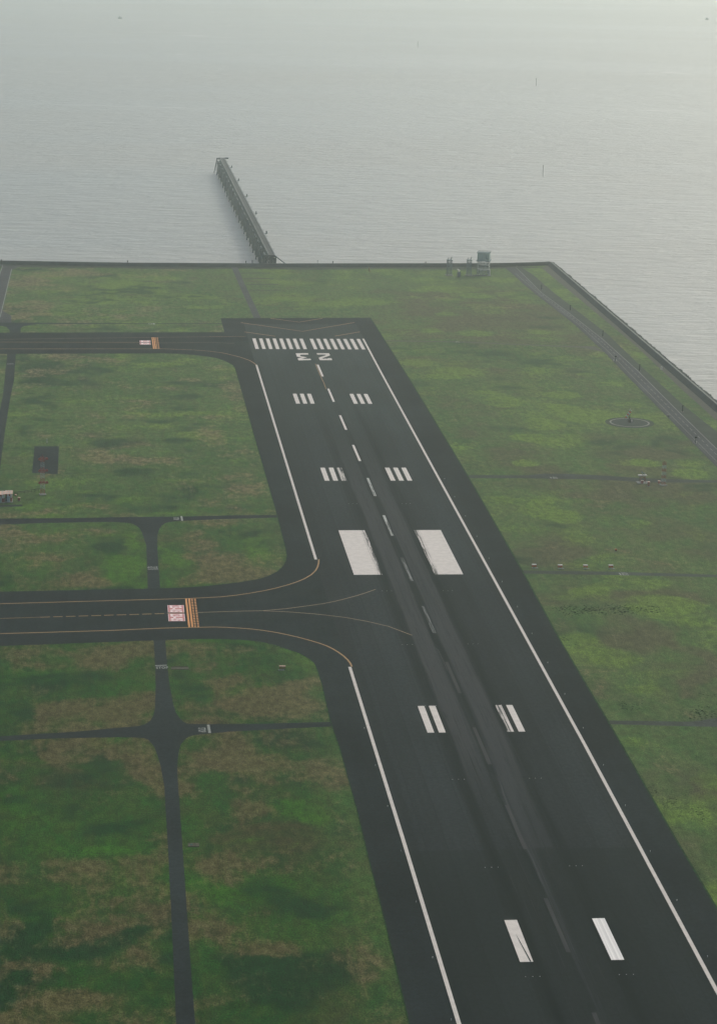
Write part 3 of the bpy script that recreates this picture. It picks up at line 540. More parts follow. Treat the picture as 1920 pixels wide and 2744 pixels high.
# red runway designation boxes on the taxiways: read when driving towards the runway (+x), first letter on the far side
bx = P((448, 1622.7), (491.9, 1621.8), (495.8, 1664.5), (452.2, 1665.8))
xa, xb = (bx[0][0]+bx[3][0])/2, (bx[1][0]+bx[2][0])/2; yt, yb = (bx[0][1]+bx[1][1])/2, (bx[2][1]+bx[3][1])/2; ym = (yt+yb)/2
for hi_, lo_ in ((yt, ym+.7), (ym-.7, yb)):
    b = MB(); b.poly([(xa, lo_), (xb, lo_), (xb, hi_), (xa, hi_)], ZM); b.poly([(xa+.12, lo_+.12), (xb-.12, lo_+.12), (xb-.12, hi_-.12), (xa+.12, hi_-.12)], ZM+.008, 1)
    o = b.build('designation_panel', [MAT['textwhite'], MAT['red']], txb)
    text_mesh('designation_lettering', '23-05', hi_-lo_-1.0, xb-xa-1.3, (xa+.65, hi_-.5), (0, -1), (1, 0), 'textwhite', o, ZX+.004, .03)
b = MB(); b.poly([(xa-1, ym-.35), (xb, ym-.35), (xb, ym+.35), (xa-1, ym+.35)], ZM+.004); b.build('centre_line_backing', MAT['post'], txb)
bx = P((374.2, 912.6), (402.3, 912.6), (403, 923.1), (375.2, 923.1)); xa, xb = bx[0][0], bx[1][0]+.1; yt, yb = bx[0][1]+.3, bx[2][1]-.3; ym = (yt+yb)/2
for hi_, lo_ in ((yt, ym+.6), (ym-.6, yb)):
    b = MB(); b.poly([(xa, lo_), (xb, lo_), (xb, hi_), (xa, hi_)], ZM); b.poly([(xa+.15, lo_+.15), (xb-.15, lo_+.15), (xb-.15, hi_-.15), (xa+.15, hi_-.15)], ZM+.008, 1)
    o = b.build('designation_panel', [MAT['textwhite'], MAT['red']], txa)
    text_mesh('designation_lettering', '23', hi_-lo_-1.0, xb-xa-1.2, (xa+.6, hi_-.5), (0, -1), (1, 0), 'textwhite', o, ZX+.004, .05)
# STOP on the service roads
def stop(p, ux, uy, sx, sy, bar, barw=.5, mat='roadwhite', parent=None):
    o = text_mesh('stop_lettering', 'STOP', sx, sy, p, ux, uy, mat, parent, ZM, .03); return o
mk = empty('road_markings', (0, 0, 0)); mk['kind'] = 'structure'
g = P((418, 1793), (444, 1790.5)); stop(g[0], (1, .02), (0, 1), 3.7, 2.2, None, parent=mk)
lines('stop_line', 'roadwhite', mk, .75, P((415.5, 1784.4), (446.8, 1783.2)))
g = P((421.6, 1518.4), (397.8, 1520.2)); stop(g[0], (-1, 0), (0, -1), 3.6, 2.2, None, parent=mk)
for v in mk.children[-1].data.vertices: pass
lines('stop_line', 'roadwhite', mk, .7, P((396, 1526), (424, 1525.2)))
g = P((464, 1387.3)); stop(g[0], (0, -1), (1, .06), 3.7, 2.1, None, parent=mk); lines('stop_line', 'roadwhite', mk, .72, P((485.6, 1383.6), (488, 1395.6)))
g = P((530, 1951.3)); stop(g[0], (0, -1), (1, .06), 3.8, 2.2, None, parent=mk); lines('stop_line', 'roadwhite', mk, .75, P((557.6, 1943), (561.6, 1965)))
g = P((1685, 1542.3)); stop(g[0], (0, 1), (-1, .05), 3.5, 2.3, None, parent=mk); lines('stop_line', 'roadwhite', mk, .45, P((1658.2, 1535.8), (1663, 1541.9)))
g = P((1495, 1283.3)); stop(g[0], (0, 1), (-1, .05), 3.3, 2.0, None, parent=mk); lines('stop_line', 'roadwhite', mk, .5, P((1473.6, 1278.4), (1476.6, 1282)))
lines('stop_line', 'roadwhite', mk, .8, P((19, 975.6), (36, 975)))
lines('stop_line', 'roadwhite', mk, 1.0, P((411.5, 866), (412.5, 869.5)))
g = P((396, 866.2)); stop(g[0], (0, -1), (1, 0), 3.2, 2.4, None, parent=mk)
g = P((1232, 917.6)); stop(g[0], (0, 1), (-1, 0), 3.0, 2.2, None, parent=mk)

# inset touchdown zone lights: short rows of three on each side, every 60 m
for y in (-300+.5, -360, -420, -480, -540, -599, -659, -719, -780):
    for xa in (-11.5, 9.6):
        if y > -470 and y != -360: continue
        b = MB()
        for i in range(3):
            x = xa+drift(y)-.3+i*1.6; b.box((x-.08, y-.1, ZM), (x+.08, y+.1, ZM+.03))
        b.build('light_barrette', MAT['lamp'], runway)

# ---------------------------------------------------------------- sea wall, armour and posts
wall = empty('sea_wall', (-420, 250, 0)); tag(wall, 'long low concrete sea wall that runs round the airfield edge between grass and water', 'sea wall')
def W(b): 
    for i, q in enumerate(b.v): b.v[i] = (q[0]+420, q[1]-250, q[2])
    return b
HW = 2.3
far = [(x, shore_y(x)) for x in range(-420, 180, 15)]+[(180.2, 261.5)]; rgt = [(178.3, 261)]+[(178.3, y) for y in range(240, -1001, -20)]
b = MB()
for a, c in zip(far, far[1:]): b.face([(a[0], a[1], 0), (c[0], c[1], 0), (c[0], c[1]+.5, HW), (a[0], a[1]+.5, HW)], 1 if c[0] < 150 else 0)  # far stretch takes a paler grey-green concrete than the rest
for a, c in zip(rgt, rgt[1:]):
    b.face([(a[0], a[1], 0), (c[0], c[1], 0), (c[0]+2.0, c[1], HW), (a[0]+2.0, a[1], HW)][::-1])
b.face([(178.3, 261, 0), (180.2, 261.5, 0), (180.3, 261.5, HW)])
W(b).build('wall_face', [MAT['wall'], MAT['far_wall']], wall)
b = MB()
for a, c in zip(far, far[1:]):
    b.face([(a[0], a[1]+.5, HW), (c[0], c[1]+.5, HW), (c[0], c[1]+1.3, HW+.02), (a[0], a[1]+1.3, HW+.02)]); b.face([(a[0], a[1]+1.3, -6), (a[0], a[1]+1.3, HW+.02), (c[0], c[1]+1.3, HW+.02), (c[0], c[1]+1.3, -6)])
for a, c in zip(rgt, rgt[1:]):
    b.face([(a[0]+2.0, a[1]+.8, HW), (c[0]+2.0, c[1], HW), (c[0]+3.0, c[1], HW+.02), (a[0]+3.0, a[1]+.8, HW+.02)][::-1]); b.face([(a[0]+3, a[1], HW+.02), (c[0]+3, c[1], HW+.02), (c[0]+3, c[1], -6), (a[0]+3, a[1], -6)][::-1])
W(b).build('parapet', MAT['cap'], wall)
# armour blocks piled against the outer side of the wall
b = MB(); ico = [(0, 0, 1), (.89, 0, .45), (.28, .85, .45), (-.72, .53, .45), (-.72, -.53, .45), (.28, -.85, .45), (.72, .53, -.45), (-.28, .85, -.45), (-.89, 0, -.45), (-.28, -.85, -.45), (.72, -.53, -.45), (0, 0, -1)]
icf = [(0, 1, 2), (0, 2, 3), (0, 3, 4), (0, 4, 5), (0, 5, 1), (1, 6, 2), (2, 7, 3), (3, 8, 4), (4, 9, 5), (5, 10, 1), (2, 6, 7), (3, 7, 8), (4, 8, 9), (5, 9, 10), (1, 10, 6), (11, 7, 6), (11, 8, 7), (11, 9, 8), (11, 10, 9), (11, 6, 10)]
def rock(x, y, z, s):
    n = len(b.v); rz = random.random()*6.3; cz, sz = math.cos(rz), math.sin(rz)
    for q in ico:
        k = s*random.uniform(.6, 1.25); a, c, d = q[0]*k, q[1]*k, q[2]*k*.85; b.v.append((x+a*cz-c*sz, y+a*sz+c*cz, z+d))
    for f in icf: b.f.append(tuple(n+i for i in f)); b.mi.append(0)
y = 268.0
while y > -420:
    for lane in range(6):
        s = random.uniform(.55, .95) if lane < 4 else random.uniform(.9, 1.5)
        rock(182.2+lane*1.35+random.uniform(-.5, .5), y+random.uniform(-.8, .8), .9-lane*1.1+random.uniform(-.3, .5), s)
    y -= random.uniform(1.1, 1.7)
x = 182
while x > -420:
    for lane in range(3): rock(x+random.uniform(-.6, .6), shore_y(x)+2.5+lane*2.2, -1-lane*1.8, random.uniform(1.1, 1.7))
    x -= 2.2
b.face([(181.2, 262, .6), (181.2, -1000, .6), (190, -1000, -5.5), (190, 270, -5.5)])
for a, c in zip(far, far[1:]): b.face([(a[0], a[1]+1.5, .3), (c[0], c[1]+1.5, .3), (c[0], c[1]+9, -5.5), (a[0], a[1]+9, -5.5)])
tag(b.build('armour_blocks', MAT['rock']), 'dark armour blocks and rubble heaped along the outer foot of the sea wall', 'rock armour', kind='stuff')

# posts
def post(px, pb, ptop, label, r=.24, mat='post', name='marker_post', cat='post', group='dark posts round the airfield edge', foot=True):
    g = at(px, pb); h = height(px, pb, ptop)
    e = empty(name, (g.x, g.y, 0)); tag(e, label, cat, group)
    b = MB(); b.bar((0, 0, 0), (0, 0, h-.3), r, 8, r2=r*.8); b.build('pole', MAT[mat], e)
    b = MB(); b.box((-r*1.3, -r*1.3, h-.3), (r*1.3, r*1.3, h)); b.build('cap', MAT[mat], e)
    if foot: b = MB(); b.box((-r*2, -r*2, 0), (r*2, r*2, .25)); b.build('base', MAT['conc'], e)
    return e
pl = ['farthest dark post on the verge of the seaward perimeter road, near its bend', 'second dark post from the sea corner on the perimeter road verge', 'third dark post from the sea corner on the perimeter road verge',
      'fourth dark post from the sea corner, on the verge of the dashed perimeter road', 'dark post on the road verge closest to the camera, right of the windsock']
for (px, pb, ptp), l in zip([(1450, 776.4, 762.5), (1526.9, 832, 817.5), (1613.9, 902.6, 885.5), (1712.3, 993.9, 976), (1827.5, 1103.9, 1086)], pl): post(px, pb, ptp, l)
post(1383.5, 713, 703, 'short dark post at the bend of the perimeter road below the far sea wall')
post(341.7, 712, 697.8, 'lone dark post on the far shore left of the pier', .3)
post(4, 710, 695, 'dark post on the far shore at the left edge of the photo', .35)
post(658.6, 711.5, 698.4, 'left one of two slim posts on the shore just left of the pier foot', .3); post(675.7, 711.5, 697.6, 'right one of two slim posts on the shore just left of the pier foot', .3)
post(850.5, 711, 697.5, 'thin pale post on the shore right of the pier', .16, 'bluesteel'); post(891.5, 713.4, 699.5, 'dark post on the shore between the pier and the lattice masts', .3)
post(1139.5, 714.5, 701, 'dark post on the shore just left of the lattice masts', .3)
for px, pb, ptp in ((1205, 708, 703), (1310, 707, 702)): pass

# ---------------------------------------------------------------- approach light pier
px0, py0, px1, py1 = -.9, 246.0, -7.9, 806.0
pier = empty('approach_light_pier', (px0, py0, -5), math.atan2(px1-px0, -(py1-py0))+math.pi); LEN = math.hypot(px1-px0, py1-py0)
pier.rotation_euler = (0, 0, -math.atan2(px1-px0, py1-py0)); tag(pier, 'long narrow approach light pier on dark trestles reaching out over the sea', 'pier')
ZD = 13.0
b = MB(); b.box((-4.0, -4, ZD-.5), (0, LEN, ZD)); b.build('deck', MAT['deck'], pier)
for x in (-4.0, 0.0):
    b = MB(); b.box((x-.08, -4, ZD+.02), (x+.08, LEN, ZD+.25)); b.box((x-.07, -4, ZD+.95), (x+.07, LEN, ZD+1.12))
    for i in range(int(LEN/4)): b.box((x-.05, i*4, ZD+.25), (x+.05, i*4+.1, ZD+.95))
    b.build('railing', MAT['rail'], pier)
b = MB()
for x, z, r in ((-4.2, ZD-2.6, .35), (-.2, ZD-2.6, .35), (-5.4, ZD-4.4, .5), (-5.4, 4.5, .3), (0, 4.5, .3)): b.box((x-r, 0, z-r), (x+r, LEN-4, z+r))
for i in range(int(LEN/7.5)):
    y = i*7.5
    for x in (-4.2, -.2): b.bar((x, y, ZD-2.5), (x, y+3.75, ZD-.6), .2); b.bar((x*1.4, y, 4.5), (x*1.4, y+7.5, ZD-3), .22); b.bar((x, y+3.75, ZD-.6), (x, y+7.5, ZD-2.5), .16)
b.build('girder', MAT['steel'], pier)
for i in range(int(LEN/28)):
    b = MB(); b.box((-5.6, i*28+4, ZD-1.6), (-5.2, i*28+17, ZD-1.3)); b.build('cable_duct', MAT['rail'], pier)
y = 3.0; i = 0
while y < LEN-1:
    b = MB(); big = i % 3 == 0; xl = -6.9 if big else -5.8
    b.box((xl, y-.7, ZD-3.6), (1.2, y+.7, ZD-2.9))
    for xa, xb in ((xl+.8, xl-.6), (-4.6, -5.6), (.4, 1.4)): b.bar((xa, y, ZD-3.4), (xb, y, -2), .42, 6)
    b.bar((xl+.5, y, ZD-4), (.8, y, 1.5), .2); b.bar((.4, y, ZD-4), (xl+.3, y, 1.5), .2); b.bar((xl, y, 4), (1, y, 4), .22)
    if big: b.box((xl, y-1.6, ZD-1.2), (-4, y+1.6, ZD-.9)); b.bar((xl+.6, y, ZD-3), (xl+.6, y, ZD-1), .25); b.bar((xl+3, y, ZD-3), (xl+3, y, ZD-1), .25)
    b.build('trestle', MAT['steel'], pier); y += 10.0; i += 1
for y in (96, 196, 296, 396, 488):
    b = MB(); b.box((0, y-.2, ZD-.4), (2.4, y+.2, ZD-.2)); b.box((1.4, y-1, ZD-.2), (2.9, y+1, ZD)); b.box((1.8, y-.4, ZD), (2.5, y+.4, ZD+1.5)); b.bar((2.2, y, ZD-.3), (.6, y, ZD-2.4), .12)
    b.build('lamp_platform', MAT['steel'], pier)
for y in range(20, 556, 30):
    b = MB()
    for k in range(3): b.bar((.3+k*.5, y, ZD), (.3+k*.5, y, ZD+.7), .06, 5)
    b.box((.1, y-.1, ZD-.1), (1.5, y+.1, ZD)); b.build('light_bar', MAT['rail'], pier)
b = MB(); b.box((-6.6, LEN-2.5, ZD-1.2), (-4, LEN+1, ZD-.3)); b.box((.2, LEN-3, ZD-.6), (3.6, LEN, ZD+.4)); b.bar((-6.3, LEN-1, ZD-1), (-9, LEN-1, -2), .35, 6); b.bar((-6.3, LEN-1, ZD-1.5), (-7, LEN-1, 2), .3)
b.build('head_platform', MAT['steel'], pier)
b = MB(); b.box((-5, -3, ZD-1.6), (.6, 3, ZD-.6))
for x in (-8.5, -5, -1.5, 1): b.bar((x, 0, ZD-1.4), (x, 0, -1), .5, 6)
b.bar((-8.5, 0, ZD-6), (1, 0, 3), .25); b.bar((1, 0, ZD-6), (-8.5, 0, 3), .25); b.bar((-5, 0, ZD-2), (-1.5, 0, 4), .25); b.bar((-1.5, 0, ZD-2), (-5, 0, 4), .25)
b.bar((.5, 0, ZD-1), (7.2, 0, ZD-6.2), .3); b.bar((7.2, 0, ZD-6.2), (1, 0, 4.2), .28); b.bar((7.2, 0, ZD-6), (7.2, 0, 2), .28, 6); b.box((6.2, -.6, ZD-6.4), (8.4, .6, ZD-5.9))
b.build('shore_frame', MAT['steel'], pier)

# ---------------------------------------------------------------- lattice towers by the far shore
def lat(b, w0, w1, h, n, r, rb, mi=None):
    lv = [h*i/n for i in range(n+1)]; cr = [(-1, -1), (1, -1), (1, 1), (-1, 1)]
    wd = lambda z: (w0+(w1-w0)*z/h)/2
    for i in range(n):
        m = (mi(i) if mi else 0); a, c = wd(lv[i]), wd(lv[i+1])
        for j in range(4):
            p, q = cr[j], cr[(j+1) % 4]
            b.bar((p[0]*a, p[1]*a, lv[i]), (p[0]*c, p[1]*c, lv[i+1]), r, mi=m)
            b.bar((p[0]*a, p[1]*a, lv[i]), (q[0]*c, q[1]*c, lv[i+1]), rb, mi=m); b.bar((q[0]*a, q[1]*a, lv[i]), (p[0]*c, p[1]*c, lv[i+1]), rb, mi=m)
            b.bar((p[0]*c, p[1]*c, lv[i+1]), (q[0]*c, q[1]*c, lv[i+1]), rb, mi=m)
g = at(1294, 735.5); H1 = height(1294, 735.5, 674); HB = height(1294, 735.5, 697.5)
tw = empty('radar_tower', (g.x, g.y, 0), R(-14)); tag(tw, 'tall pale lattice tower carrying a big grey green clad cabin near the far shore', 'tower')
b = MB(); lat(b, 7.2, 7.2, HB, 5, .16, .10); b.build('lattice_frame', MAT['paleframe'], tw)
b = MB()
for z in (HB*.35, HB*.7): b.box((-3.6, -3.6, z), (3.6, 3.6, z+.1))
for k in range(5): b.bar((-3+1.4*k, -3.5, k*HB/5), (-1.6+1.4*k if k < 4 else 3, -3.5, (k+1)*HB/5), .16)
b.build('stair', MAT['paleframe'], tw)
b = MB(); b.box((-4.4, -4.4, HB), (4.4, 4.4, HB+.3)); b.build('platform', MAT['bluesteel'], tw)
b = MB(); b.box((-3.8, -3.8, HB+.3), (3.8, 3.8, H1-.6)); b.build('cabin', MAT['greenscreen'], tw)
b = MB()
for k in np.arange(-3.5, 3.6, 1.4): b.box((k-.04, -3.9, HB+.4), (k+.04, -3.79, H1-.7))
b.box((1.6, -3.95, HB+1.5), (1.85, -3.81, H1-1.6)); b.box((2.7, -3.95, HB+1.5), (2.95, -3.81, H1-1.6)); b.box((1.85, -3.95, HB+1.5), (2.7, -3.81, HB+1.8)); b.build('cladding_rib', MAT['bluesteel'], tw)
b = MB()
for x0, y0, x1, y1 in ((-4, -4, 4, -4), (4, -4, 4, 4), (4, 4, -4, 4), (-4, 4, -4, -4)):
    b.bar((x0, y0, H1), (x1, y1, H1), .07)
    for q in range(6): b.bar((x0+(x1-x0)*q/6, y0+(y1-y0)*q/6, H1-.6), (x0+(x1-x0)*q/6, y0+(y1-y0)*q/6, H1+.2), .05)
b.box((-3.8, -3.8, H1-.6), (3.8, 3.8, H1-.45)); b.build('roof_railing', MAT['bluesteel'], tw)
b = MB(); b.box((3.3, -2.4, 0), (4.6, -.6, HB*.38)); b.build('stair_box', MAT['owhite'], tw)
b = MB(); b.box((-5.8, -5.4, 0), (5.4, -3.9, .35)); b.build('footing', MAT['conc'], tw)
for px, wl, lb in ((1202.5, 2.9, 'left one of two slim blue grey lattice masts near the far shore'), (1255.5, 2.7, 'slim blue grey lattice mast standing next to the tower with the cabin')):
    g = at(px, 737.5); h = height(px, 737.5, 697)
    e = empty('lattice_mast', (g.x, g.y, 0), R(8)); tag(e, lb, 'mast', 'lattice masts near the far shore')
    b = MB(); lat(b, wl, wl*.9, h, 7, .13, .09); b.build('lattice_frame', MAT['bluesteel'], e)
    b = MB(); b.box((-wl*.55, -wl*.55, h), (wl*.55, wl*.55, h+.3))
    for k, (x, y, z) in enumerate(((-1.3, -.8, 1.4), (-.4, .8, 1.8), (.5, -.8, 1.3), (1.2, .5, 1.9), (1.7, .8, 2.2))): b.bar((x*.8, y, h+.2), (x, y, h+z), .09); b.bar((x-.5, y, h+z*.6), (x+.5, y, h+z*.7), .08)
    b.build('antenna_head', MAT['bluesteel'], e)
    b = MB(); b.box((-wl*.8, -wl*.8, 0), (wl*.8, wl*.8, .3)); b.build('footing', MAT['conc'], e)
g = at(1229, 741); e = empty('dish_cabinet', (g.x, g.y, 0)); tag(e, 'small dark cabinet under a tilted pale dish between the two lattice masts', 'cabinet')
b = MB(); b.box((-1.1, -1.0, 0), (1.0, 1.0, 3.0)); b.build('housing', MAT['steel'], e)
b = MB(); b.bar((0, 0, 3.2), (-.6, 0, 4.2), .2); n = 12
for i in range(n):
    a0, a1 = 2*math.pi*i/n, 2*math.pi*(i+1)/n; cc = Vector((-.5, 0, 3.9)); ax = Vector((.5, -.4, 1)).normalized(); u = ax.orthogonal().normalized(); v = ax.cross(u)
    p0 = cc+(u*math.cos(a0)+v*math.sin(a0))*1.1+ax*.5; p1 = cc+(u*math.cos(a1)+v*math.sin(a1))*1.1+ax*.5; b.face([cc, p0, p1]); b.face([cc-ax*.15, p1, p0])
b.build('dish', MAT['owhite'], e)
g = at(988, 728); e = empty('forked_marker', (g.x, g.y, 0)); tag(e, 'small brown forked marker on the turf below the far sea wall, right of the pier', 'marker')
b = MB(); b.bar((0, 0, 0), (0, 0, 3.0), .2, 6); b.build('pole', MAT['signyellow'], e); b = MB(); b.bar((0, 0, 1.8), (1.1, 0, .2), .22); b.bar((0, 0, 2), (.8, 0, 2), .16); b.build('strut', MAT['signyellow'], e)

# ---------------------------------------------------------------- windsock in its circle
cpt = at(1686, 1132.5); e0 = at(1632.6, 1129); e1 = at(1740, 1136.5); RAD = (e1-e0).length/2
n = 64
def ring(r0, r1, z, cx=cpt.x, cy=cpt.y):
    b = MB()
    for i in range(n):
        a0, a1 = 2*math.pi*i/n, 2*math.pi*(i+1)/n; b.face([(cx+r0*math.cos(a0), cy+r0*math.sin(a0), z), (cx+r1*math.cos(a0), cy+r1*math.sin(a0), z), (cx+r1*math.cos(a1), cy+r1*math.sin(a1), z), (cx+r0*math.cos(a1), cy+r0*math.sin(a1), z)])
    return b
pad = tag(ring(0, RAD*1.22, ZR).build('windsock_pavement', MAT['verge']), kind='structure')
ring(0, RAD-1.0, ZR+.02).build('circle_infill', MAT['infill'], pad); ring(RAD-.8, RAD, ZR+.035).build('circle_ring', MAT['conc'], pad)
g = at(1685.3, 1131.5); h = height(1685.3, 1131.5, 1099)
ws = empty('windsock', (g.x, g.y, 0)); tag(ws, 'orange and white windsock hanging from a dark pole inside the pale ring', 'windsock')
b = MB(); b.bar((0, 0, 0), (0, 0, h*.45), .32, 8); b.bar((0, 0, h*.45), (0, 0, h), .14, 8); b.box((-.6, -.5, 0), (.6, .5, 1.5)); b.build('pole', MAT['post'], ws)
b = MB(); b.box((.7, .4, 0), (1.5, 1.2, .9)); b.build('control_box', MAT['owhite'], ws)
A = Vector((.1, -.3, h-.6)); D = Vector((-.62, -.25, -.74)).normalized()
bs = MB()
for i in range(5):
    bs.bar(A+D*(i*.75), A+D*((i+1)*.75), .62-i*.06, 12, mi=(i % 2), r2=.56-i*.06)
bs.build('sock', [MAT['oorange'], MAT['owhite']], ws)
b = MB()
for i in range(12):
    a0, a1 = 2*math.pi*i/12, 2*math.pi*(i+1)/12; b.bar((.3+math.cos(a0)*.6, math.sin(a0)*.6, h-.2), (.3+math.cos(a1)*.6, math.sin(a1)*.6, h-.2), .06)
b.bar((0, 0, h), (0, 0, h+.7), .12, 6); b.build('swivel_frame', MAT['owhite'], ws)

# ---------------------------------------------------------------- gear on the right field
def cabinet(px, pb, ptop, wpx, label, name='equipment_cabinet', body='boxred', top='pink', group=None):
    g = at(px, pb); h = height(px, pb, ptop); s = (at(px+wpx/2, pb)-at(px-wpx/2, pb)).length/2
    e = empty(name, (g.x, g.y, 0)); tag(e, label, 'cabinet', group)
    b = MB(); b.box((-s, -s, .15), (s, s, h-.15)); b.build('housing', MAT[body], e)
    b = MB(); b.box((-s-.1, -s-.1, h-.15), (s+.1, s+.1, h)); b.build('lid', MAT[top], e)
    b = MB(); b.box((-s*.8, -s-.04, .4), (s*.1, -s+.001, h*.8)); b.build('door', MAT['ored'], e)
    b = MB(); b.box((-s*1.3, -s*1.3, 0), (s*1.3, s*1.3, .15)); b.build('plinth', MAT['conc'], e)
    return e
cabinet(1719.5, 1296.3, 1287, 5.4, 'red cabinet at the foot of the small weather mast beside the service road')
cabinet(1736.5, 1303, 1290.5, 5, 'tall dark red cabinet in the middle of the group, nearest the camera')
cabinet(1764.5, 1296.5, 1288, 5, 'red cabinet with a pale lid beside the tall red and white mast')
g = at(1720.5, 1293); h = height(1720.5, 1293, 1262)
e = empty('weather_mast', (g.x, g.y, 0)); tag(e, 'small weather mast with white crossarm sensors and four splayed legs', 'mast')
b = MB()
for x, y in ((-1.1, -1.1), (1.1, -1.1), (1.1, 1.1), (-1.1, 1.1)): b.bar((x, y, 0), (x*.8, y*.8, h*.6), .1); b.bar((x, y, h*.3), (-x*.8, y*.8, h*.6), .08); b.bar((x*.9, y*.9, h*.3), (x*.9, -y*.9, h*.3), .07)
b.build('lattice_frame', MAT['boxred'], e)
b = MB(); b.box((-1.9, -.9, h*.6), (-.3, .9, h*.6+.35)); b.box((.0, -.9, h*.6), (1.6, .9, h*.6+.35)); b.build('crossarm', MAT['owhite'], e)
b = MB(); b.bar((0, 0, h*.6), (-.4, 0, h), .09); b.bar((.3, 0, h*.6), (.8, 0, h*.85), .16); b.bar((-.9, 0, h*.86), (.3, 0, h*.86), .08); b.build('sensor', MAT['grey'], e)
b = MB(); b.box((-2.4, -2.0, 0), (2.2, 2.0, .12)); b.build('slab', MAT['conc'], e)
def banded_mast(px, pb, ptop, wd, label, arms=(), n=9, cat='mast', first=0, grp=None):
    g = at(px, pb); h = height(px, pb, ptop)
    e = empty('banded_lattice_mast', (g.x, g.y, 0), R(12)); tag(e, label, cat, grp)
    b = MB(); lat(b, wd, wd*.8, h*.94, n*2, .04, .028, mi=lambda i: ((i//2)+first) % 2); b.bar((0, 0, h*.94), (0, 0, h), .08); b.build('lattice_frame', [MAT['ored'], MAT['paleframe']], e)
    for a in arms:
        z = h*a; b = MB(); b.box((-1.9, -1.6, z), (2.0, -1.2, z+.5)); b.bar((-1.9, -1.4, z), (0, 0, z-.9), .1); b.bar((2, -1.4, z), (0, 0, z-.9), .1)
        for k in (-1.3, 0, 1.3): b.box((k-.35, -1.9, z+.1), (k+.35, -1.6, z+.9))
        b.build('antenna_array', MAT['ored'], e)
    b = MB(); b.box((-1.3, -1.3, 0), (1.3, 1.3, .2)); b.build('footing', MAT['conc'], e)
    return e
banded_mast(1776, 1300, 1234, 1.4, 'tall red and white banded lattice mast right of the red cabinets', n=7)
banded_mast(114.5, 1325, 1217.5, 1.5, 'tall red and white glide path mast with three red antenna arrays in the left field', arms=(.30, .60, .89), n=7)
for (px, pb) , lb in zip(((1430, 1521), (1499.5, 1522.3), (1567.5, 1522.6), (1635.5, 1522.9)), ('first small orange and white approach slope unit from the runway edge', 'second orange and white approach slope unit from the runway edge', 'third orange and white approach slope unit from the runway edge', 'outermost of the four orange and white approach slope units, by the STOP lettering')):
    g = at(px, pb); e = empty('approach_slope_unit', (g.x, g.y, 0)); tag(e, lb, 'runway light unit', 'approach slope light units in a row beside the runway')
    b = MB(); b.box((-.75, -.6, .55), (.75, .6, 1.05)); b.build('housing', MAT['oorange'], e)
    b = MB(); b.box((-.8, -.55, 1.05), (.8, .65, 1.22)); b.build('lid', MAT['owhite'], e)
    for x in (-.6, .6):
        for y in (-.4, .4): b = MB(); b.bar((x, y, 0), (x, y, .56), .06); b.build('leg', MAT['oorange'], e)
    b = MB(); b.box((-.9, -1.3, 0), (1.3, -.2, .12)); b.build('slab', MAT['conc'], e)
cabinet(1649.3, 1477, 1471.5, 3.4, 'orange topped box standing alone on the turf above the row of light units', 'junction_box', 'boxred', 'oorange')
e = post(1606, 1507.5, 1496.5, 'thin pole standing on the turf between the third and fourth light units', .07, 'steel', 'thin_pole', 'pole', None)
# small light heads in the far left of the junction
e = cabinet(1849, 1105.5, 1101.5, 5, 'drain cover box in the kerb of the perimeter road', 'drain_box', 'conc', 'conc'); e.location.x += 0
g = at(1790, 1116); e.location = (g.x, g.y, 0)
for (px, py, lb) in ((1861, 1188, 'small white signpost pair where the perimeter road kerb breaks, right edge of the field'), (1647, 968, 'small white marker on the kerb of the perimeter road, above the windsock')):
    g = at(px, py); e = empty('kerb_marker', (g.x, g.y, 0)); tag(e, lb, 'marker')
    b = MB(); b.bar((-.8, 0, 0), (-.8, 0, 1.1), .18, 6); b.bar((.6, 0, 0), (.6, 0, .9), .18, 6); b.build('pole', MAT['owhite'], e)
    b = MB(); b.bar((.3, .5, 0), (.3, .5, 2.6), .12, 6); b.box((-.1, .4, 2.3), (.9, .6, 2.9)); b.build('sign_plate', MAT['post'], e)
g = at(1771, 990); e = empty('white_bollard', (g.x, g.y, 0)); tag(e, 'small white bollard on the gravel walk inside the sea wall', 'bollard')
b = MB(); b.bar((0, 0, 0), (0, 0, 1.3), .45, 8, r2=.35); b.build('body', MAT['owhite'], e); b = MB(); b.bar((0, 0, 1.3), (0, 0, 1.5), .4, 8, r2=.1); b.build('cap', MAT['owhite'], e)

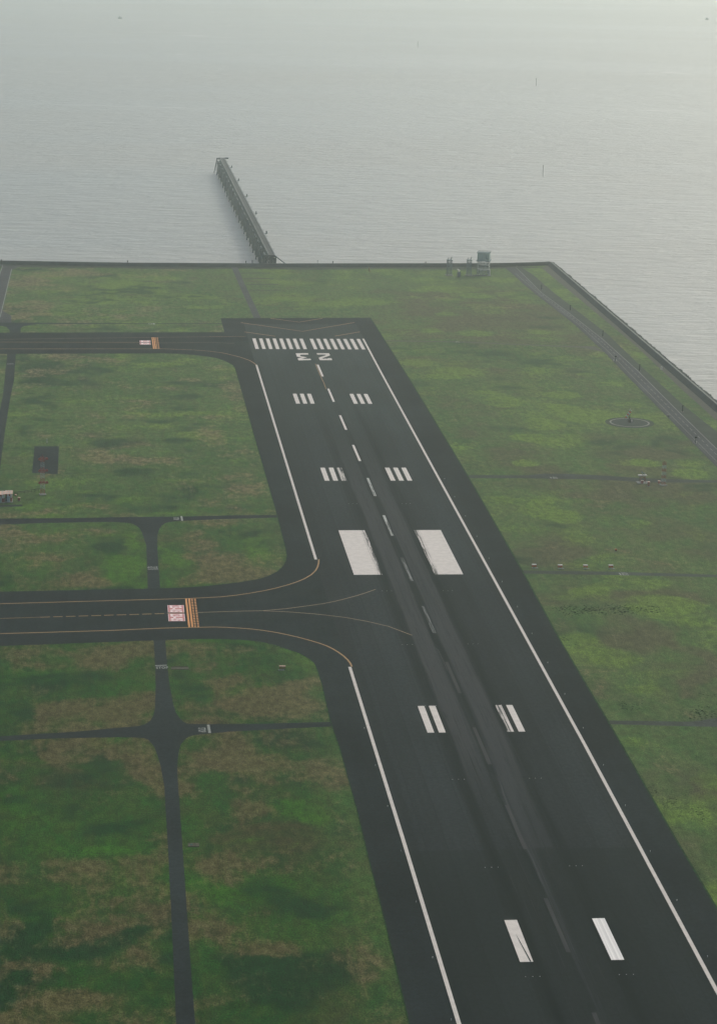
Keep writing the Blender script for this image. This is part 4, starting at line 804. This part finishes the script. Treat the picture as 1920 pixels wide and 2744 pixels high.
# ---------------------------------------------------------------- gear on the left
def shelter(x0px, x1px, pb, ptop, label):
    a, c = at(x0px, pb), at(x1px, pb); h = 3.6; wd = (c-a).length
    e = empty('equipment_shelter', ((a.x+c.x)/2, a.y+2.3, 0)); tag(e, label, 'shelter', 'pale roofed equipment shelters at the left edge')
    s = wd/2; D = 2.2
    b = MB()
    for k in range(4):
        for j in range(2): b.box((-s+.1+k*(wd-.2)/4, -D, .2+j*(h-.6)/2), (-s+.1+(k+1)*(wd-.2)/4, D, .2+(j+1)*(h-.6)/2), (k+j) % 2)
    b.build('wall', [MAT['owhite'], MAT['boxred']], e)
    b = MB(); n = 6
    for k in range(n):
        for j in range(4): 
            xx0, xx1 = -s-.15+(wd+.3)*k/n, -s-.15+(wd+.3)*(k+1)/n; yy0 = -D-.3+(2*D+.6)*j/4; b.box((xx0, yy0, h-.4), (xx1, yy0+(2*D+.6)/4, h-.28+.08*((k+j) % 2)+j*.05), (1 if (k+j) % 2 and j % 2 else 0))
    b.build('roof', [MAT['pink'], MAT['owhite']], e)
    b = MB(); b.box((-s*.5, -D-1.2, .2), (s*.35, -D-.02, h*.62)); b.box((-s*.5, -D-1.25, h*.62), (s*.35, -D-.02, h*.68)); b.build('cooling_unit', MAT['grey'], e)
    b = MB(); b.box((-s*.9, -D-.08, .3), (-s*.6, -D-.01, h*.6)); b.build('door', MAT['post'], e)
    b = MB(); b.box((-s-.2, -D-.9, 0), (s+.2, D+.3, .2)); b.build('plinth', MAT['conc'], e)
    return e
shelter(14.5, 32.5, 1345.5, 1317, 'pale roofed shelter with a grey cooling unit, right one of the pair of shelters')
shelter(-16, 12.5, 1347, 1319, 'pale checkered roof shelter cut by the left edge of the photo')
cabinet(51, 1341.5, 1332.5, 5.6, 'dark red box with a pale lid just right of the shelters')
cabinet(42, 1329, 1325, 3.6, 'small brown box behind the pale roofed shelters', 'junction_box')
b = MB()
g = at(38, 1327); g2 = at(112, 1316)
fe = empty('wire_fence', (g.x, g.y, 0)); tag(fe, 'low dark cable fence running from the shelters to the glide path mast', 'fence')
L = g2-g
for i in range(9): b.bar(L*(i/8), L*(i/8)+Vector((0, 0, 1.2)), .07)
b.build('fence_post', MAT['post'], fe); b = MB(); b.bar((0, 0, 1.15), L+Vector((0, 0, 1.15)), .09); b.bar((0, 0, .6), L+Vector((0, 0, .6)), .06); b.build('cable', MAT['post'], fe)
post(126, 1187.5, 1176, 'white pole standing on the turf behind the dark asphalt pad', .13, 'owhite', 'white_pole', 'pole', None)
g = at(756, 1794); a = at(747.5, 1791); c = at(763.5, 1790); e = empty('taxiway_sign', (g.x, g.y, 0), R(-3)); tag(e, 'low amber taxiway sign box with a pale top on the turf inside the curve', 'sign'); s = (c-a).length/2; h = height(756, 1794, 1784.5)
b = MB(); b.box((-s, -.28, .35), (s, .28, h-.12)); b.build('panel', MAT['signyellow'], e)
b = MB(); b.box((-s-.05, -.32, h-.12), (s+.05, .32, h)); b.build('top_cover', MAT['pink'], e)
for x in (-s*.8, 0, s*.8): b = MB(); b.bar((x, 0, 0), (x, 0, .36), .1); b.build('leg', MAT['post'], e)
b = MB(); b.box((-s-.3, -1.1, 0), (s-.3, -.3, .1)); b.build('slab', MAT['conc'], e)
p = P((503.5, 2262), (533, 2261.2), (533.5, 2269.5), (504, 2270)); e = empty('concrete_slab', (p[0][0], p[0][1], 0)); tag(e, 'weathered concrete slab with a dark lid in the grass beside the service road', 'slab')
b = MB(); xs = [q[0]-p[0][0] for q in p]; ys = [q[1]-p[0][1] for q in p]; b.box((min(xs), min(ys), 0), (max(xs), max(ys), .18)); sm = simple('weathered_slab', (.075, .070, .052), .95, .3, 1.2); b.build('slab', sm, e)
b = MB(); wq = max(xs)-min(xs); hq = max(ys)-min(ys); b.box((min(xs)+wq*.18, min(ys)+hq*.35, .18), (min(xs)+wq*.4, min(ys)+hq*.68, .24)); b.build('lid', MAT['steel'], e)
p = P((458, 1788.5), (486, 1788), (487, 1791), (459, 1791.5)); e = empty('concrete_slab', (p[0][0], p[0][1], 0)); tag(e, 'thin brown slab in the grass level with the near STOP lettering', 'slab')
b = MB(); b.box((0, -2.2, 0), (5.4, 0, .12)); b.build('slab', sm, e); b = MB(); b.box((.2, -.25, .12), (5.2, -.05, .3)); b.build('kerb', sm, e)

# raised edge lights along both sides
for side, x, ys in ((1, 32.2, [-620+60*k for k in range(8)]+[-650+60*k for k in range(9)]+[-680, -711, -741, -772]), (-1, -31.0, [-618, -648, -678, -708, -739, -769.5, -800])):
    for y in sorted(set(ys)):
        if side > 0 and y > -300: continue
        e = empty('runway_edge_light', (x+(.15 if y > -500 else (y+620)*.005 if side > 0 else 0), y, ZT)); tag(e, 'small white runway edge light on the %s shoulder outside the white edge line' % ('right' if side > 0 else 'left'), 'runway light', 'raised edge lights of the %s runway side' % ('right' if side > 0 else 'left'))
        b = MB(); b.bar((0, 0, 0), (0, 0, .3), .05, 6); b.bar((0, 0, .28), (0, 0, .42), .09, 8, r2=.07); b.build('lamp', MAT['lamp'], e)

# ---------------------------------------------------------------- beacons and boats out at sea
for px, pb, ptp, lb in ((1118.5, 127, 111, 'faint dark beacon pole in the haze, farthest out'), (1435.5, 229, 210, 'faint beacon pole with a top mark, right of centre far out at sea'), (1453.5, 473, 441, 'thin beacon pole in the water right of the pier, nearest of the three')):
    g = at(px, pb, -5)
    d = (g-CAM).length; h = (pb-ptp)*d/F/math.cos(PIT)
    e = empty('beacon_pole', (g.x, g.y, -6)); tag(e, lb, 'beacon', 'beacon poles standing in the sea'); r = d/F*.5
    b = MB(); b.bar((0, 0, 0), (0, 0, h), r*.8, 6); b.build('pole', MAT['post'], e)
    b = MB(); k = 2.4 if 'top mark' in lb else 1.5; b.bar((0, 0, h), (0, 0, h+r*2.2*k/1.5), r*k, 6, r2=r*.4); b.build('top_mark', MAT['post'], e)
for px, py, lb, k in ((1893, 52, 'tiny grey boat in the haze near the top right corner', .75), (321, 49, 'tiny dark boat in the haze near the top left', .7)):
    g = at(px, py, -5); e = empty('small_boat', (g.x, g.y, -5), .3); tag(e, lb, 'boat', 'boats far out in the haze')
    b = MB(); L, Wd = 5.5*k, 2.0*k
    up_ = [(-L, -Wd, 2), (L*.6, -Wd, 2), (L*1.15, 0, 2.4), (L*.6, Wd, 2), (-L, Wd, 2)]; dn = [(-L*.95, -Wd*.6, -.3), (L*.5, -Wd*.6, -.3), (L*.95, 0, -.3), (L*.5, Wd*.6, -.3), (-L*.95, Wd*.6, -.3)]
    b.face(up_)
    for i in range(5): j = (i+1) % 5; b.face([dn[i], dn[j], up_[j], up_[i]])
    b.build('hull', MAT['paleframe'], e); b = MB(); b.box((-L*.5, -Wd*.6, 2.02), (L*.2, Wd*.6, 4.4)); b.build('cabin', MAT['grey'], e)

# ---------------------------------------------------------------- rough grass along the pavement edges
rnd = random.Random(3); b = MB()
def clump(x, y, s):
    for k in range(3):
        a = rnd.random()*6.3; c, d = math.cos(a)*s, math.sin(a)*s; hx, hy = rnd.uniform(-.4, .4)*s, rnd.uniform(-.4, .4)*s
        b.face([(x-c, y-d, 0), (x+c, y+d, 0), (x+c*.7+hx, y+d*.7+hy, s*rnd.uniform(.2, .4)), (x-c*.5+hx*2, y-d*.5+hy*2, s*rnd.uniform(.2, .45))])
def along(pts, step, off, s0, s1, prob=.7):
    for p, q in zip(pts, pts[1:]):
        P0, Q0 = Vector(p), Vector(q); d = Q0-P0; L = d.length
        if L < .1: continue
        nrm = Vector((-d.y, d.x))/L
        for i in range(int(L/step)):
            if rnd.random() < prob and (0.5+.5*math.sin((P0.x+P0.y+i*step)*.11)+rnd.random()*.7) > .55:
                pt = P0+d*((i+rnd.random())*step/L)+nrm*(off+rnd.gauss(0, .35)); clump(pt.x, pt.y, rnd.uniform(s0, s1))
along([p for p in pave[:9]], .9, .45, .06, .2); along(pave[10:20], 1.2, .3, .05, .16, .5); along(pave[20:33], 1.2, .3, .05, .16, .5); along(pave[34:60], 1.2, .3, .05, .16, .5)
for seg, wd_ in ((pave[:9], .55), (pave[10:20], .3), (pave[20:32], .25), (pave[35:59], .25)): b.ribbon(seg, wd_, .09)
for x0, y0, x1, y1, nn, s0, s1 in ((1495, 1630, 1705, 1640, 420, .5, 1.3), (1725, 1629, 1765, 1637, 60, .5, 1.1), (1660, 1885, 1720, 1905, 70, .4, 1.0), (1850, 1908, 1920, 1922, 110, .5, 1.2), (1885, 1860, 1920, 1885, 20, .5, 1.1), (1735, 2118, 1780, 2136, 50, .4, .9), (1500, 1706, 1520, 1716, 30, .5, 1.0), (1785, 2145, 1830, 2165, 60, .4, .9), (1845, 2168, 1890, 2182, 50, .4, .9)):
    for _ in range(nn):
        q = at(rnd.uniform(x0, x1), rnd.uniform(y0, y1)); clump(q.x+rnd.gauss(0, 1.5), q.y+rnd.gauss(0, 2.5), rnd.uniform(s0, s1)*.30)
tag(b.build('rough_grass', simple('long_grass', (.012, .040, .012), 1.0, .45, .4, 0, 0)), 'long dark grass along the pavement edges and in ragged rows on the right field', 'grass', kind='stuff')

# ---------------------------------------------------------------- haze
m = bpy.data.materials.new('haze'); m.use_nodes = True; m.node_tree.nodes.clear()
o = m.node_tree.nodes.new('ShaderNodeOutputMaterial'); v = m.node_tree.nodes.new('ShaderNodeVolumePrincipled')
v.inputs['Color'].default_value = (.81, .92, .87, 1); v.inputs['Density'].default_value = HAZE_DENSITY; v.inputs['Anisotropy'].default_value = .56
m.node_tree.links.new(v.outputs[0], o.inputs['Volume'])
b = MB(); b.box((-8100, -7100, -7), (10100, 11100, 236)); tag(b.build('haze', m), 'pale sea haze over the whole place', 'haze', kind='stuff')
